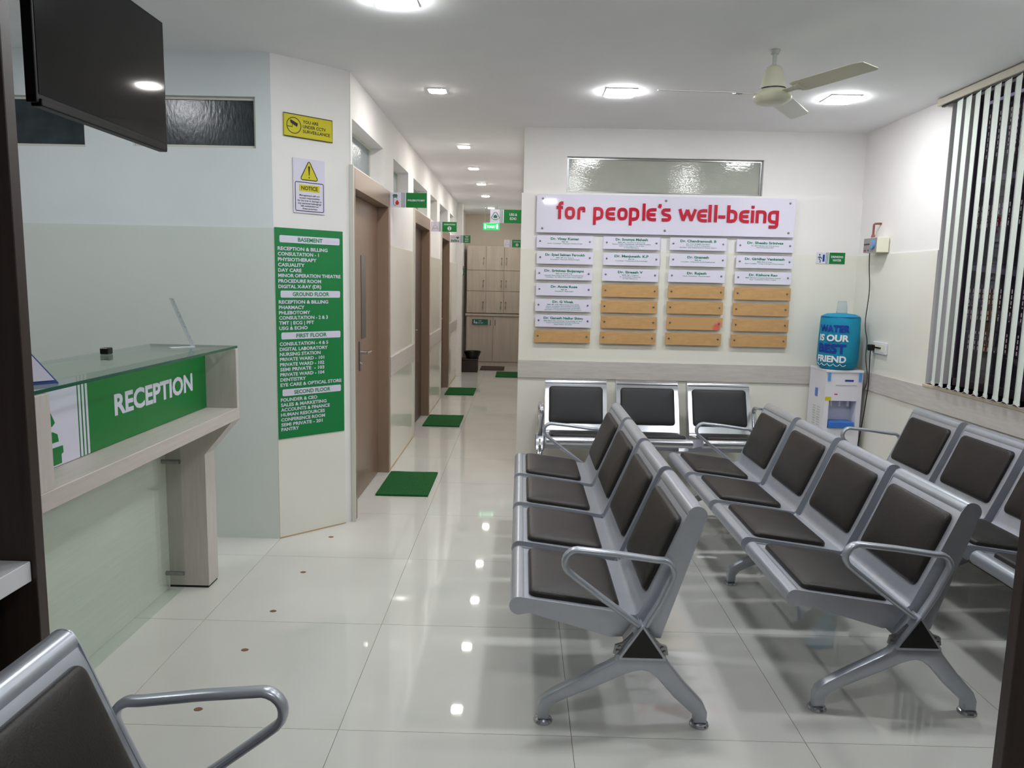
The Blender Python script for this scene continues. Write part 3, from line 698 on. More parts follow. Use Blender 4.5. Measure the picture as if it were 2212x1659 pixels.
def bar(b, pts, x0, z0, y0, y1):
    P = [Vector((x0+p[0]*XH, z0+p[1]*XH)) for p in pts]; wd = SW*XH/2; cl = (P[0]-P[-1]).length < 1e-4
    if cl: P = P[:-1]
    Lq, Rq = [], []
    for i, p in enumerate(P):
        a = P[i-1] if (cl or i > 0) else p; c = P[(i+1) % len(P)] if (cl or i < len(P)-1) else p
        d1 = (p-a).normalized() if (p-a).length else (c-p).normalized(); d2 = (c-p).normalized() if (c-p).length else d1
        d = (d1+d2).normalized(); n = Vector((-d.y, d.x)); k_ = wd/max(.5, n.dot(Vector((-d1.y, d1.x))))
        Lq.append(p+n*k_); Rq.append(p-n*k_)
    rr = [[(l.x, y0, l.y), (r_.x, y0, r_.y), (r_.x, y1, r_.y), (l.x, y1, l.y)] for l, r_ in zip(Lq, Rq)]
    rings(b, rr, cl)
for k, (ch_, px) in enumerate(XPOS):
    bm = BM()
    for j_, st in enumerate(LET[ch_][1]): bar(bm, st, .264+(px-285)*.0010665, 2.040, 6.038+.0004*j_, 6.0459)
    obj('letter', bm, 'print_red', pn)
D = {(0,0): ('Dr. Vinay Kumar', ['MBBS, MD', 'Senior Consultant - Physician & Diabetologist']),
(0,1): ('Dr. Syed Salman Farookh', ['MBBS, MD, Dip. Diabetes', 'Consultant - Physician & Diabetologist']),
(0,2): ('Dr. Srinivas Bojanapu', ['MBBS, MS, FACRSI, DNB', '(Surgical Gastroenterology & Liver Transplantation)', 'Consultant - GI, HPB & Colorectal Cancer Surgery']),
(0,3): ('Dr. Annie Rose', ['MBBS, MD', 'Consultant - Pathologist']),
(0,4): ('Dr. G Vivek', ['MBBS, MD, DNB, DM(Cardiology) FACC, FSCAI', 'Senior Consultant, Interventional Cardiology', 'Adult & Pediatric Interventional Cardiologist', 'Specialist in Peripheral Vascular Interventions']),
(0,5): ('Dr. Ganesh Nallur Shivu', ['MBBS, MRCP, PhD. (Cardiology) UK (Cardiology) UK, FRCP', 'Senior Consultant Interventional Cardiology', 'Heart Failure Specialist']),
(1,0): ('Dr. Soumya Mahesh', ['MBBS, MD - Obstetrics & Gynaecology', 'Gynaecologist, Obstetrician, Infertility Specialist,', 'Laparoscopic Surgeon (Obs & Gyn)', '15 Years Experience']),
(1,1): ('Dr. Manjunath. K.P', ['MBBS, MD', 'Consultant - Pediatrician & Neonatologist']),
(1,2): ('Dr. Sireesh V', ['MBBS, MD - Pediatrics', 'Sr. Consultant Pediatrician', '15 Years Experience']),
(2,0): ('Dr. Chandramouli. B', ['M.S. Ortho (PGIMER Chandigarh)', 'Director - Dept of Orthopedics', 'Specialist - Joint Replacement & Trauma Surgery']),
(2,1): ('Dr. Gnanesh', ['MBBS, MS', 'Consultant - Orthopedics & Joint Replacement']),
(2,2): ('Dr. Rajesh', ['Senior Consultant - Physiotherapist']),
(3,0): ('Dr. Sheelu Srinivas', ['M.S. (ENT) Mumbai, DLO RCS (London)', 'Head of Department ENT']),
(3,1): ('Dr. Giridhar Venkatesh', ['MBBS, MCh (Urology)', 'Senior Consultant - Urology, Andrology & Kidney transplant']),
(3,2): ('Dr. Kishore Rao', ['MBBS, MS(General Surgery), MCh(Neuro Surgery)', 'Head - Department of Neuro Surgery'])}
COLN = ['leftmost', 'second', 'third', 'rightmost']; ROWN = ['first', 'second', 'third', 'fourth', 'fifth', 'sixth', 'bottom']
PX = [.114, .643, 1.171, 1.700]
mk = mat('plank_stained', (203, 160, 108), .42)
nt = mk.node_tree; nn = nt.nodes.new('ShaderNodeTexNoise'); nn.inputs['Scale'].default_value = 9; cr = nt.nodes.new('ShaderNodeValToRGB')
cr.color_ramp.elements[0].position = .58; cr.color_ramp.elements[0].color = (*lin((203, 160, 108)), 1); cr.color_ramp.elements[1].position = .68; cr.color_ramp.elements[1].color = (*lin((214, 110, 90)), 1)
tcn = nt.nodes.new('ShaderNodeTexCoord'); nt.links.new(tcn.outputs['Object'], nn.inputs['Vector']); nt.links.new(nn.outputs['Fac'], cr.inputs[0]); nt.links.new(cr.outputs[0], nt.nodes['Principled BSDF'].inputs['Base Color'])
for c in range(4):
    for r in range(7):
        x0 = PX[c]+(.004*(r % 2)); x1 = x0+.45; zt = 1.911-.1257*r+(.003 if c == 2 else 0); zb = zt-.098
        white = (c, r) in D
        t = thing('name_plate', ('white name plate' if white else ('red-stained chipped bare wooden plate' if (c, r) == (2, 5) else 'bare wooden plate')) + ', %s in the %s column under the sign board' % (ROWN[r], COLN[c]), 'name plate', ((x0+x1)/2, 6.06, zb), group='name plates under the sign board')
        b = BM()
        if (c, r) == (2, 5): prism(b, [(x0, zb), (x1-.03, zb), (x1-.012, zb+.022), (x1, zb+.03), (x1, zt), (x0, zt)], lambda x, z: (x, 6.05, z), lambda x, z: (x, 6.062, z))
        else: box(b, x0, x1, 6.05, 6.062, zb, zt, .001, 1)
        pl = obj('panel', b, 'plate_white' if white else ('plank_stained' if (c, r) == (2, 5) else 'plank'), t)
        for x in (x0+.028, x1-.028): stud(t, x, 6.049, (zt+zb)/2+.004, 'steel', .0075)
        if white:
            nm, sub = D[(c, r)]; b = BM(); n = len(sub); xc = (x0+x1)/2; top = zt-.028 if n < 4 else zt-.023
            text(b, nm, (xc, 6.05, top-.006), XR, UP, .0175, min(.315, .0145*len(nm)+.01), 'C', .042, .0006, 2)
            for k, s in enumerate(sub): text(b, s, (xc, 6.05, top-.024-.0135*k), XR, UP, .0075, min(.31, .0062*len(s)), 'C', .02, .0006, 1)
            obj('lettering', b, 'print_ink_green', pl)

# ------------------------------------------------------------------ waiting benches
FT, BT = (.032, .410), (.643, .751)
CACHE = {}
def bench_meshes(key, wd, metal, vinyl):
    k = (key, wd)
    if k in CACHE: return CACHE[k]
    m = {}
    b = BM()                                            # folded sheet seat + back with rolled ends
    line = smooth([(.034, .4375), (.30, .405), (.425, .388), (.452, .386), (.468, .42), (.54, .588), (.608, .752), (.632, .78)], 1)
    offs = []
    for i, p in enumerate(line):
        a, c = line[max(i-1, 0)], line[min(i+1, len(line)-1)]; d = Vector((c[0]-a[0], c[1]-a[1])).normalized(); offs.append((p[0]+d.y*.008, p[1]-d.x*.008))
    prism(b, line+offs[::-1], lambda u, z: (u, .002, z), lambda u, z: (u, wd-.002, z))
    lathe(b, [(.032, .003), (.032, wd-.003)], (FT[0], 0, FT[1]), 'y', 20); lathe(b, [(.034, .003), (.034, wd-.003)], (BT[0], 0, BT[1]), 'y', 20)
    sp = arc(FT, .033, 80, 285, 10)+[(.07, .385), (.36, .303), (.40, .306), (.452, .384), (.42, .390), (.30, .407)]
    bp = [(.450, .385), (.500, .304), (.536, .303), (.662, .70)]+arc(BT, .035, -50, 125, 9)+[(.606, .752), (.54, .59)]
    for v0, v1 in ((0, .004), (wd-.004, wd)):
        prism(b, sp, lambda u, z: (u, v0, z), lambda u, z: (u, v1, z)); prism(b, bp, lambda u, z: (u, v0, z), lambda u, z: (u, v1, z))
    m['shell'] = mesh(b, 'seat_shell', metal, True, 35)
    def pad(p0, p1, nrm, th, inset):
        b = BM(); p0 = Vector(p0); p1 = Vector(p1); d = (p1-p0); L_ = d.length; d.normalize(); n = Vector(nrm).normalized()
        rr = []
        for g, h in ((0, -.004), (0, .008), (.002, .014), (.006, .0185), (.013, .0215), (.03, .0245), (.06, .0275), (.10, .0295), (.135, .030)):
            r = max(.026-g*.15, .008); a0, a1, l0, l1 = inset+g, wd-inset-g, g, L_-g
            out = arc((l1-r, a1-r), r, 0, 90, 5)+arc((l0+r, a1-r), r, 90, 180, 5)+arc((l0+r, a0+r), r, 180, 270, 5)+arc((l1-r, a0+r), r, 270, 360, 5)
            rr.append([(l, y, h) for l, y in out])
        rings(b, rr)
        for v in b.verts:
            l, y, h = v.co; q_ = p0+d*l+n*h; v.co = (q_.x, y, q_.y)
        return b
    m['seat_pad'] = mesh(pad((.068, .4345), (.392, .3945), (.12, 1), .021, .032), 'seat_cushion', vinyl, True, 50)
    m['back_pad'] = mesh(pad((.487, .452), (.600, .728), (-.925, .38), .021, .032), 'back_cushion', vinyl, True, 50)
    b = BM()                                            # cast leg: hub block, two splayed shanks
    lp = [(.108, .016), (.107, .062), (.118, .09), (.155, .119), (.24, .168), (.34, .222), (.370, .240), (.384, .264)]
    rp = [(.545, .264), (.562, .232), (.622, .158), (.688, .088), (.703, .055), (.702, .016), (.658, .016), (.656, .042), (.634, .064), (.585, .108), (.522, .180), (.490, .203), (.464, .208), (.440, .203), (.41, .192), (.35, .163), (.25, .116), (.168, .076), (.150, .052), (.148, .016)]
    prism(b, lp+rp, lambda u, z: (u, -.021, z), lambda u, z: (u, .021, z)); b.normal_update()
    bmesh.ops.bevel(b, geom=[e for e in b.edges if abs(e.verts[0].co.y-e.verts[1].co.y) < 1e-6], offset=.008, segments=2, profile=.5, affect='EDGES')
    prism(b, [(.384, .252), (.545, .252), (.545, .262), (.462, .378), (.384, .262)], lambda u, z: (u, -.030, z), lambda u, z: (u, .030, z))
    m['leg'] = mesh(b, 'leg', metal, True, 40)
    b = BM(); prism(b, [(.3945, .262), (.5345, .262), (.462, .366)], lambda u, z: (u, -.0335, z), lambda u, z: (u, .0335, z)); m['cap'] = mesh(b, 'hub_cap', 'black_plastic')
    for nm, sgn in (('bracket_f', -1), ('bracket_r', 1)):
        b = BM(); X = lambda d: .462+sgn*d
        prism(b, [(X(.096), .262), (X(.07), .258), (X(.022), .33), (X(.030), .338), (X(.066), .30), (X(.090), .292)], lambda u, z: (u, -.006, z), lambda u, z: (u, .006, z))
        for d, zz in ((.082, .272), (.074, .287)): lathe(b, [(.006, -.012), (.006, .012)], (X(d), 0, zz), 'y', 8)
        m[nm] = mesh(b, 'bracket', 'steel')
    for nm, uu in (('foot_f', .128), ('foot_r', .680)):
        b = BM(); lathe(b, [(.033, 0), (.034, .005), (.030, .012), (.016, .017), (.012, .024)], (uu, 0, 0), 'z', 18); m[nm] = mesh(b, 'foot', 'bright_steel', True)
    b = BM()
    ap = [(.452, .366), (.33, .455), (.225, .535)]+arc((.232, .588), .046, 225, 92, 8)+[(.36, .622), (.50, .604)]+arc((.519, .560), .044, 78, -25, 7)+[(.52, .45), (.474, .366)]
    sweep(b, ap, .0105, .018, 0, 12, power=.8); m['arm'] = mesh(b, 'armrest', metal, True, 50)
    CACHE[k] = m
    return m
def bench(label, loc, rz, n, pitch, wd, key, metal, vinyl, mid=True, arms=(1, 1)):
    m = bench_meshes(key, wd, metal, vinyl)
    t = thing('waiting_bench', label, 'bench', loc, rz, 'steel waiting benches', local=True)
    L_ = .035+(n-1)*pitch+wd+.035
    for i in range(n):
        v = .035+i*pitch
        sh_ = obj('seat_shell', m['shell'], None, t, loc=(0, v, 0)); obj('seat_cushion', m['seat_pad'], None, sh_); obj('back_cushion', m['back_pad'], None, sh_)
    lv = [0, L_]+([L_/2] if mid else [])
    for v in lv:
        lg = obj('leg', m['leg'], None, t, loc=(0, v, 0)); obj('hub_cap', m['cap'], None, lg); obj('bracket', m['bracket_f'], None, lg); obj('bracket', m['bracket_r'], None, lg)
        obj('foot', m['foot_f'], None, lg); obj('foot', m['foot_r'], None, lg)
    for a, v in zip(arms, (0, L_)):
        if a: obj('armrest', m['arm'], None, t, loc=(0, v, 0))
    b = BM(); prism(b, [(.412, .268), (.512, .268), (.462, .352)], lambda u, z: (u, .031, z), lambda u, z: (u, L_-.031, z)); obj('beam', b, metal, t)
    return t
bench('silver four-seat waiting bench nearest the corridor, facing the counter', (-.016, 2.47, 0), 0, 4, .575, .513, 'row', 'silver_paint', 'vinyl')
bench('silver four-seat waiting bench in the middle row facing left', (1.0, 2.595, 0), 0, 4, .575, .513, 'row', 'silver_paint', 'vinyl')
bench('silver waiting bench under the window blinds, cut by the right edge', (1.95, 2.555, 0), 0, 4, .575, .513, 'row', 'silver_paint', 'vinyl')
bench('bright three-seat steel bench with black pads against the back wall', (1.852, 5.265, 0), PI/2, 3, .562, .487, 'wall', 'bright_steel', 'vinyl_black', False)
bench('dark padded bench at the bottom left corner in front of the partition', (-.318, 1.535, 0), PI, 3, .575, .513, 'row', 'silver_paint', 'vinyl_black')

# ------------------------------------------------------------------ floor mats, bin, lockers
def fmat(label, x0, x1, y0, y1, m, skew=0):
    b = BM(); prism(b, [(x0, y0), (x1, y0), (x1+skew, y1), (x0+skew, y1)], lambda x, y: (x, y, 0), lambda x, y: (x, y, .014))
    bmesh.ops.subdivide_edges(b, edges=b.edges, cuts=6, use_grid_fill=True)
    for v in b.verts:
        if v.co.z > .013: v.co.z += random.uniform(-.001, .0015)
    solo('door_mat', b, m, label, 'mat', ((x0+x1)/2, (y0+y1)/2, 0), 'door mats')
fmat('green door mat in front of the nearest brown door', -1.01, -.635, 5.19, 5.845, 'mat_green')
fmat('green door mat in front of the second corridor door', -1.015, -.625, 7.79, 8.43, 'mat_green')
fmat('green door mat in front of the third corridor door', -1.008, -.615, 10.02, 10.67, 'mat_green')
fmat('green door mat at the far right side of the corridor', -.387, -.01, 12.03, 12.71, 'mat_green')
fmat('brown ribbed mat in front of the lockers', -.69, -.27, 12.95, 13.5, 'mat_brown')
t = thing('step_stool', 'dark brown box stool at the end of the corridor under the bin sign', 'stool', (-.86, 12.75, 0))
bm = BM(); box(bm, -.99, -.715, 12.62, 12.88, .0, .20, .01, 2); obj('body', bm, 'stool_brown', t)
bm = BM(); box(bm, -1.0, -.705, 12.61, 12.89, .20, .228, .008, 2); obj('lid', bm, 'stool_brown', t)
bm = BM(); lathe(bm, [(.0001, .23), (.10, .231), (.135, .31), (.142, .345), (.148, .346), (.146, .352), (.13, .345), (.095, .245), (.0001, .242)], (-.81, 12.75, 0), 'z', 24)
solo('black_basin', bm, 'black_plastic', 'round black plastic basin standing on the dark stool', 'basin', (-.81, 12.75, .23), sm=True)
LY = 13.6
t = thing('locker_cabinet', 'wall of pale wooden lockers with keys at the corridor end', 'locker', (-.48, 13.8, .96))
bm = BM(); box(bm, -.985, -.004, LY+.02, 13.995, .965, 2.165); obj('body', bm, 'locker_wood', t)
XS, ZS = [-.985, -.638, -.315, -.006], [.968, 1.36, 1.732, 2.163]
for i in range(3):
    for j in range(3):
        b = BM(); box(b, XS[i]+.004, XS[i+1]-.003, LY, LY+.018, ZS[j]+.004, ZS[j+1]-.003, .0015, 1); d = obj('door', b, 'locker_wood', t)
        kx = XS[i+1]-.045 if i < 2 else XS[i]+.04; kz = (ZS[j]+ZS[j+1])/2+.0
        b = BM(); lathe(b, [(.012, -.012), (.014, 0)], (kx, LY, kz), 'y', 12); obj('lock', b, 'brass', d, True)
        b = BM(); box(b, kx-.004, kx+.004, LY-.022, LY-.012, kz-.075, kz-.005); box(b, kx-.014, kx+.004, LY-.022, LY-.014, kz-.12, kz-.07); obj('key', b, 'steel', d)
t = thing('base_cabinet', 'pale wooden two-door base cabinet below the lockers', 'cabinet', (-.48, 13.8, 0))
bm = BM(); box(bm, -.985, -.004, LY+.02, 13.995, .06, .915); obj('body', bm, 'locker_wood', t)
bm = BM(); box(bm, -1.0, -.004, LY-.02, 13.995, .915, .955, .002, 1); obj('ledge', bm, 'locker_wood', t)
bm = BM(); box(bm, -.985, -.004, LY+.01, LY+.03, 0, .075); obj('plinth', bm, 'locker_wood', t)
for a, c, hx in ((-.98, -.505, -.545), (-.498, -.008, -.46)):
    b = BM(); box(b, a, c, LY, LY+.018, .085, .908, .0015, 1); d = obj('door', b, 'locker_wood', t)
    b = BM(); tube(b, [(hx, LY, .84), (hx, LY-.022, .835), (hx, LY-.022, .755), (hx, LY, .75)], .006, 8); obj('handle', b, 'steel', d, True)

# ------------------------------------------------------------------ water dispenser, bottle, switchgear
t = thing('water_dispenser', 'white floor-standing water dispenser with blue drip tray in the corner', 'water dispenser', (2.48, 5.85, 0))
DX0, DX1, DY0, DY1 = 2.345, 2.625, 5.70, 6.02
bm = cells(BM(), DX0, DX1, 0, .918, [(DX0+.035, DX1-.035, .475, .688)], lambda b, a, c, d, e: box(b, a, c, DY0, DY0+.12, d, e)); box(bm, DX0, DX1, DY0+.12, DY1, 0, .918); obj('body', bm, 'white_plastic', t)
bm = BM(); box(bm, DX0-.003, DX1+.003, DY0-.008, DY1, .905, .925, .004, 2); obj('top_cover', bm, 'white_plastic', t)
bm = BM(); box(bm, DX0+.036, DX1-.036, DY0+.10, DY0+.119, .476, .687); obj('niche_back', bm, 'niche_grey', t)
bm = BM(); box(bm, DX0+.04, DX1-.05, DY0-.02, DY0+.1, .478, .527, .006, 2); obj('drip_tray', bm, 'blue_plastic', t)
for k, xx in enumerate((2.42, 2.485, 2.55)):
    bm = BM(); lathe(bm, [(.009, 0), (.009, .03), (.005, .04)], (xx, DY0+.06, .64), 'z', 10); obj('tap', bm, 'white_plastic', t, True)
bm = BM(); sheet(bm, (0, DY0, 0), XR, UP, DX0+.07, DX0+.095, .735, .743, .002); obj('red_lamp', bm, 'drop_red', t)
bm = BM()
for a in (DX0+.045, DX1-.05): sheet(bm, (0, DY0, 0), XR, UP, a-.035 if a < 2.5 else a+.015, a-.012 if a < 2.5 else a+.038, .84, .904, .009)
obj('tape_strip', bm, 'tape_blue', t)
bm = BM(); box(bm, 2.49, 2.555, DY0-.002, DY0, .838, .852); obj('maker_label', bm, 'card_blue', t)
bm = BM(); box(bm, 2.42, 2.58, DY0-.003, DY0, .808, .813); obj('groove', bm, 'vent_grey', t)
bm = BM(); sheet(bm, (0, DY0, 0), XR, UP, DX0+.002, DX0+.048, .69, .718, .002); obj('warning_sticker', bm, 'print_yellow', t)
bm = BM(); box(bm, DX0-.004, DX0, DY0+.14, DY0+.185, .70, .765); obj('side_switch', bm, 'blue_plastic', t)
bm = BM()
for cx_ in (5.775, 5.86):
    for k in range(9): box(bm, DX0-.003, DX0, cx_, cx_+.05, .46+.02*k, .468+.02*k)
obj('side_vent', bm, 'vent_grey', t)
BX, BY, BR = 2.468, 5.82, .148
t = thing('water_bottle', 'water bottle in a blue printed fabric cover on the dispenser', 'water bottle', (BX, BY, .925))
bm = BM(); lathe(bm, [(.0001, .926), (.12, .928), (.143, .95), (BR+.003, 1.0), (BR, 1.15), (.141, 1.318), (.136, 1.331), (.10, 1.348), (.03, 1.354), (.0001, 1.354)], (BX, BY, 0), 'z', 40)
for v in bm.verts:
    a = math.atan2(v.co.y-BY, v.co.x-BX); v.co.x += .0025*math.sin(3*a+7*v.co.z); v.co.y += .0025*math.cos(4*a+9*v.co.z)
cov = obj('fabric_cover', bm, 'cover_blue', t, True)
bm = BM(); tube(bm, [(BX+.1395*math.cos(2*PI*k/32), BY+.1395*math.sin(2*PI*k/32), 1.325) for k in range(32)], .0022, 6, True); obj('seam', bm, 'ink_blue', cov)
bm = BM(); lathe(bm, [(.041, 1.345), (.037, 1.40), (.031, 1.445), (.026, 1.448), (.0001, 1.448)], (BX+.005, BY, 0), 'z', 20); obj('bottle_end', bm, 'clear_plastic', t, True)
TH0 = math.atan2(-BY, -BX)+math.radians(-62)
def cyl(z):
    def f(x, y, l):
        zz = z+y; r = BR+.0065-.006*max(0, (zz-1.15)/.17); a = TH0+x/r
        return (BX+r*math.cos(a), BY+r*math.sin(a), zz)
    return f
for s_, z, cp, wd, x, m_ in (('WATER', 1.216, .048, .24, .0, 'ink_blue'), ('BEST', 1.058, .062, .225, .0, 'ink_blue'), ('IS OUR', 1.146, .045, .235, .005, 'ink_white'), ('FRIEND', .986, .045, .235, -.004, 'ink_white')):
    b = BM(); text(b, s_, (0,0,0), XR, UP, cp, wd, 'L', .04, 0, 4, 0, (lambda f, x0: (lambda u, v, l: f(u+x0, v, l)))(cyl(z), x)); obj('lettering', b, m_, cov)
bm = BM(); f = cyl(.958); pa = []
for k in range(41):
    u = -.005+.235*k/40; pa.append(f(u, .012-.02*abs(math.sin(PI*u/.047))**.7+.006, 0))
tube(bm, pa, .0022, 6); obj('wave_print', bm, 'ink_white', cov)
t = thing('stabiliser_box', 'cream stabiliser box with round dial mounted on the right wall', 'electrical box', (2.68, 5.68, 1.81))
bm = BM(); box(bm, 2.585, 2.674, 5.575, 5.785, 1.81, 1.92, .003, 1); obj('casing', bm, 'cream_plastic', t)
bm = BM(); box(bm, 2.582, 2.586, 5.578, 5.782, 1.813, 1.917); pn = obj('front_panel', bm, 'grey_plastic', t)
bm = BM(); lathe(bm, [(.030, -.012), (.034, -.01), (.034, 0)], (2.582, 5.632, 1.868), 'x', 24); obj('dial_ring', bm, 'tape_blue', pn, True)
bm = BM(); lathe(bm, [(.0001, -.0135), (.024, -.013), (.024, -.01)], (2.582, 5.632, 1.868), 'x', 24); obj('dial_face', bm, 'print_grey', pn, True)
bm = BM(); box(bm, 2.58, 2.582, 5.67, 5.775, 1.868, 1.878); obj('label_strip', bm, 'stool_brown', pn)
for yy, mm in ((5.762, 'drop_red'), (5.745, 'drop_red'), (5.70, 'black_plastic')):
    bm = BM(); lathe(bm, [(.005, -.004), (.005, 0)], (2.582, yy, 1.828), 'x', 10); obj('indicator', bm, mm, pn)
bm = BM(); tube(bm, smooth([(2.632, 5.75, 1.92), (2.632, 5.75, 2.0), (2.632, 5.75, 2.026), (2.655, 5.74, 2.028), (2.682, 5.735, 2.028)], 1), .008, 10); lathe(bm, [(.013, 1.92), (.014, 1.935), (.009, 1.95)], (2.632, 5.75, 0), 'z', 12)
solo('conduit_pipe', bm, 'pipe_brown', 'short brown conduit pipe bent into the wall above the stabiliser', 'pipe', (2.632, 5.75, 1.92), sm=True)
t = thing('wall_socket', 'white double wall socket with a black plug by the dispenser', 'socket', (2.674, 5.56, 1.07))
bm = BM(); box(bm, 2.656, 2.674, 5.452, 5.66, 1.068, 1.156, .005, 2); obj('plate', bm, 'white_plastic', t)
bm = BM(); box(bm, 2.653, 2.657, 5.48, 5.63, 1.085, 1.14); obj('module', bm, 'cream_plastic', t)
bm = BM(); box(bm, 2.612, 2.654, 5.61, 5.655, 1.085, 1.132, .008, 2); obj('plug', bm, 'black_plastic', t)
bm = BM(); box(bm, 2.645, 2.653, 5.52, 5.60, 1.108, 1.118); obj('switch', bm, 'black_plastic', t)
bm = BM(); tube(bm, smooth([(2.61, 5.735, 1.812), (2.615, 5.735, 1.7), (2.632, 5.73, 1.55), (2.625, 5.73, 1.42), (2.618, 5.73, 1.32), (2.622, 5.73, 1.24), (2.645, 5.725, 1.15), (2.638, 5.72, 1.05), (2.642, 5.71, .98), (2.655, 5.70, .9), (2.645, 5.68, .82), (2.64, 5.70, .78)], 2), .0035, 6)
solo('mains_cable', bm, 'cable_dark', 'long dark cable hanging from the stabiliser box down the corner', 'cable', (2.61, 5.735, 1.812), sm=True)
bm = BM(); tube(bm, smooth([(2.63, 5.632, 1.088), (2.634, 5.636, 1.0), (2.644, 5.65, .9), (2.648, 5.655, .8), (2.642, 5.66, .7), (2.636, 5.67, .55), (2.634, 5.70, .4), (2.638, 5.75, .2), (2.64, 5.80, .05)], 2), .0038, 6)
solo('plug_cable', bm, 'black_plastic', 'black plug cable dropping behind the water dispenser', 'cable', (2.63, 5.632, 1.088), sm=True)

# ------------------------------------------------------------------ ceiling fan
FX, FY = 1.277, 4.06
t = thing('ceiling_fan', 'cream three-blade ceiling fan hanging between two square lights', 'ceiling fan', (FX, FY, ZC))
bm = BM(); tube(bm, [(FX, FY, 2.64), (FX, FY, ZC-.001)], .011, 12); lathe(bm, [(.02, ZC-.02), (.026, ZC-.001)], (FX, FY, 0)); obj('down_rod', bm, 'vent_grey', t, True)
bm = BM(); lathe(bm, [(.018, 2.672), (.034, 2.664), (.046, 2.645), (.056, 2.60), (.066, 2.556), (.062, 2.554)], (FX, FY, 0), 'z', 28); obj('canopy', bm, 'fan_cream', t, True)
bm = BM(); lathe(bm, [(.062, 2.549), (.066, 2.551), (.066, 2.557), (.062, 2.559)], (FX, FY, 0), 'z', 28); obj('gap_ring', bm, 'black_plastic', t, True)
bm = BM(); lathe(bm, [(.0001, 2.478), (.055, 2.480), (.078, 2.487), (.094, 2.500), (.097, 2.515), (.092, 2.53), (.076, 2.545), (.066, 2.551), (.0001, 2.551)], (FX, FY, 0), 'z', 32); obj('motor_housing', bm, 'fan_cream', t, True)
for az, mm in ((183, 'fan_white'), (296, 'fan_cream'), (57, 'fan_white')):
    a = math.radians(az); rd = Vector((math.cos(a), math.sin(a), 0)); tg = Vector((-math.sin(a), math.cos(a), 0)); tl = math.radians(12)
    ch = tg*math.cos(tl)-UP*math.sin(tl); nz = rd.cross(ch).normalized(); base = Vector((FX, FY, 2.532))
    pts = [(.16, -.048), (.19, -.058), (.55, -.056), (.592, -.045), (.605, .04), (.592, .052), (.19, .056), (.16, .046)]
    b = BM(); prism(b, pts, lambda r, c: base+rd*r+ch*c-nz*.0015, lambda r, c: base+rd*r+ch*c+nz*.0015); bl = obj('blade', b, mm, t)
    b = BM(); prism(b, [(.085, -.02), (.14, -.018), (.20, -.03), (.20, .03), (.14, .018), (.085, .02)], lambda r, c: base+rd*r+ch*c-nz*.005, lambda r, c: base+rd*r+ch*c-nz*.0017); obj('blade_arm', b, 'fan_cream', bl)
    b = BM()
    for r, c in ((.17, -.018), (.17, .018), (.19, 0)):
        p = base+rd*r+ch*c-nz*.005; lathe(b, [(.005, -.003), (.005, 0)], p, 'z', 8)
    obj('screw', b, 'steel', bl)

# ------------------------------------------------------------------ vertical blind and window
t = thing('vertical_blind', 'tall pale fabric vertical blind over the right window', 'blind', (2.64, 3.6, .93))
bm = BM(); box(bm, 2.615, 2.668, WY0, 4.985, 2.700, 2.742, .003, 1); obj('head_rail', bm, 'rail_beige', t)
bm = BM(); box(bm, 2.632, 2.652, WY0+.02, 4.96, 2.690, 2.700); obj('track', bm, 'black_plastic', t)
ys = [4.767-.0905*k for k in range(25)]
sz = [(.948+(2.694-.948)*k/8) for k in range(9)]
b = BM(); rows = []
for z in sz:
    f_ = (z-.948)/(2.694-.948); ph = math.radians(19-8*f_); hw = .0445; d_ = Vector((math.sin(ph), math.cos(ph), 0)); n_ = Vector((-d_.y, d_.x, 0))
    rows.append([d_*(a*hw)+n_*(c*.0006+(1-a*a)*.0025)+Vector((0, 0, z)) for a, c in ((-1, 1), (0, 1), (1, 1), (1, -1), (0, -1), (-1, -1))])
rings(b, rows)
slat = mesh(b, 'slat', 'blind_fabric')
bt = BM(); box(bt, -.011, .011, -.036, .036, 0, .02, .002, 1); 
for v in bt.verts: v.co.x = v.co.x*.3+v.co.y*math.tan(math.radians(15))
wgt = mesh(bt, 'bottom_weight', 'blind_fabric')
for k, y in enumerate(ys):
    s = obj('slat', slat, None, t); s.location = (2.64-2.64, y-3.6, -.93)
    s.location.x = 0; s.rotation_euler.z = math.radians(random.uniform(-2.5, 2.5))
    wq = obj('bottom_weight', wgt, None, s, loc=(0, 0, .946))
ch_ = []
for y in ys[:-1]:
    for k in range(6): ch_.append((2.632, y-.0885*k/6, .957-.018*math.sin(PI*k/6)))
bm = BM(); tube(bm, ch_, .0016, 5); obj('bottom_chain', bm, 'print_white', t)
bm = BM(); box(bm, 2.655, 2.90, WY0, WY1, .915, .935, .003, 1); struct('trim_6', bm, 'sill_stone', 'beige stone sill below the blind')
t = thing('window_10', 'dark framed night window with iron grille behind the blind', None, (2.86, 3.6, .935), kind='structure')
bm = BM(); F_ = .045
for a, c, d, e in ((WY0, WY1, .935, .935+F_), (WY0, WY1, ZC-F_, ZC), (WY0, WY0+F_, .935, ZC), (WY1-F_, WY1, .935, ZC), (3.5, 3.55, .935, ZC)): box(bm, 2.825, 2.86, a, c, d, e)
obj('window_frame', bm, 'window_alu', t)
for a, c in ((WY0+F_, 3.5), (3.55, WY1-F_)):
    bm = BM(); box(bm, 2.838, 2.842, a, c, .98, ZC-F_); obj('pane', bm, 'pane', t)
for k in range(13):
    bm = BM(); z = 1.02+.137*k; box(bm, 2.875, 2.89, WY0, WY1, z, z+.016); obj('grille_bar', bm, 'bar_iron', t)

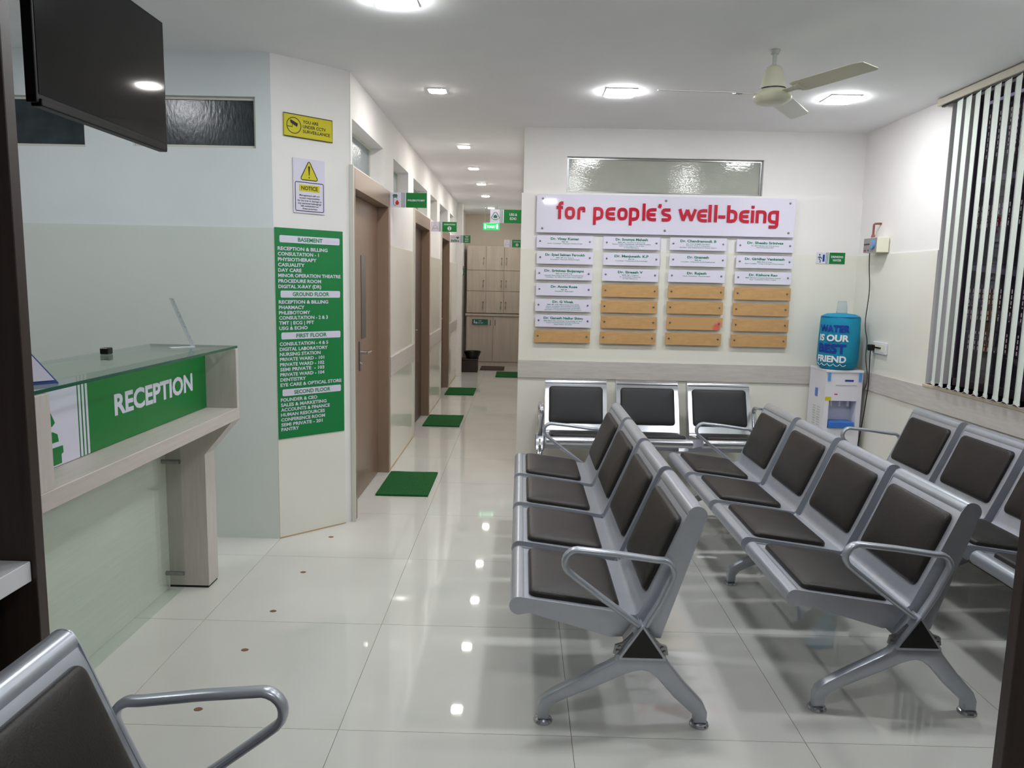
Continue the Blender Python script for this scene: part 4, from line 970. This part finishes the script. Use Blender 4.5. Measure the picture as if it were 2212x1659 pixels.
# ------------------------------------------------------------------ what stands outside the window
t = thing('neighbour_building', 'dark neighbouring building with lit lattice windows beyond the blind', 'building', (6.2, 6.5, 0))
bm = BM(); box(bm, 5.2, 5.5, 3.0, 15, -.3, 3.62); obj('wall', bm, 'outside_wall', t)
for k, (y0, y1, z0, z1) in enumerate(((8.05, 9.4, 3.0, 3.5), (7.3, 9.0, 2.24, 2.5), (7.4, 9.2, 1.22, 1.58), (7.6, 8.7, .88, 1.12))):
    bm = BM(); box(bm, 5.17, 5.20, y0, y1, z0, z1); wn = obj('window', bm, 'lit_window', t)
    bm = BM(); n = int((y1-y0)/.06)
    for i in range(n+1): box(bm, 5.15, 5.17, y0+(y1-y0)*i/n-.008, y0+(y1-y0)*i/n+.008, z0, z1)
    m_ = int((z1-z0)/.06)
    for i in range(m_+1): box(bm, 5.15, 5.17, y0, y1, z0+(z1-z0)*i/m_-.008, z0+(z1-z0)*i/m_+.008)
    obj('lattice', bm, 'bar_iron', wn)
for k, (y0, z0, y1, z1) in enumerate(((6.5, 2.6, 10.5, 2.75), (6.5, 1.62, 10.5, 1.98), (6.5, .3, 10.5, .6))):
    bm = BM(); prism(bm, [(y0, z0), (y1, z1), (y1, z1+.06), (y0, z0+.06)], lambda y, z: (4.75, y, z), lambda y, z: (5.15, y, z)); obj('roof_sheet', bm, 'outside_metal', t)
t = thing('stair_rail', 'slanted metal stair railing outside the window', 'railing', (4.6, 8, -.3))
bm = BM(); tube(bm, [(4.6, 6.8, 1.2), (4.6, 9.8, 2.1)], .02, 8); obj('handrail', bm, 'outside_metal', t)
bm = BM(); tube(bm, [(4.6, 6.8, .85), (4.6, 9.8, 1.75)], .02, 8); obj('handrail', bm, 'outside_metal', t)
for k in range(24):
    y = 6.9+.12*k; z = 1.2+.3*(y-6.8); bm = BM(); tube(bm, [(4.6, y+.05, z-.36), (4.6, y, z)], .009, 6); obj('baluster', bm, 'outside_metal', t)
for y in (6.8, 9.8):
    bm = BM(); tube(bm, [(4.6, y, -.3), (4.6, y, 1.2+.3*(y-6.8))], .025, 8); obj('post', bm, 'outside_metal', t)
bm = BM(); box(bm, 2.9, 12, -2, 18, -.5, -.3); solo('yard_ground', bm, 'outside_dark', 'dark ground of the yard outside the window', 'ground', (6, 6, -.3), kind='structure')

# ------------------------------------------------------------------ small brown plugs in the floor tiles
WHERE = ('nearest the bottom left armrest', 'second from the bottom left armrest', 'middle of the row of five', 'second from the angled wall', 'nearest the angled wall')
for (x, y), wh in zip(((-1.121, 2.482), (-1.114, 2.918), (-1.118, 3.288), (-1.114, 3.759), (-1.106, 4.308)), WHERE):
    b = BM(); lathe(b, [(.016, 0), (.014, .0015), (.0001, .002)], (0, 0, 0), 'z', 12)
    for v in b.verts: v.co.x = v.co.x*1.0+x; v.co.y = v.co.y*.8+y
    solo('floor_plug', b, 'plug_brown', 'small brown spot on the floor, %s' % wh, 'floor plug', (x, y, 0), 'brown floor plugs')
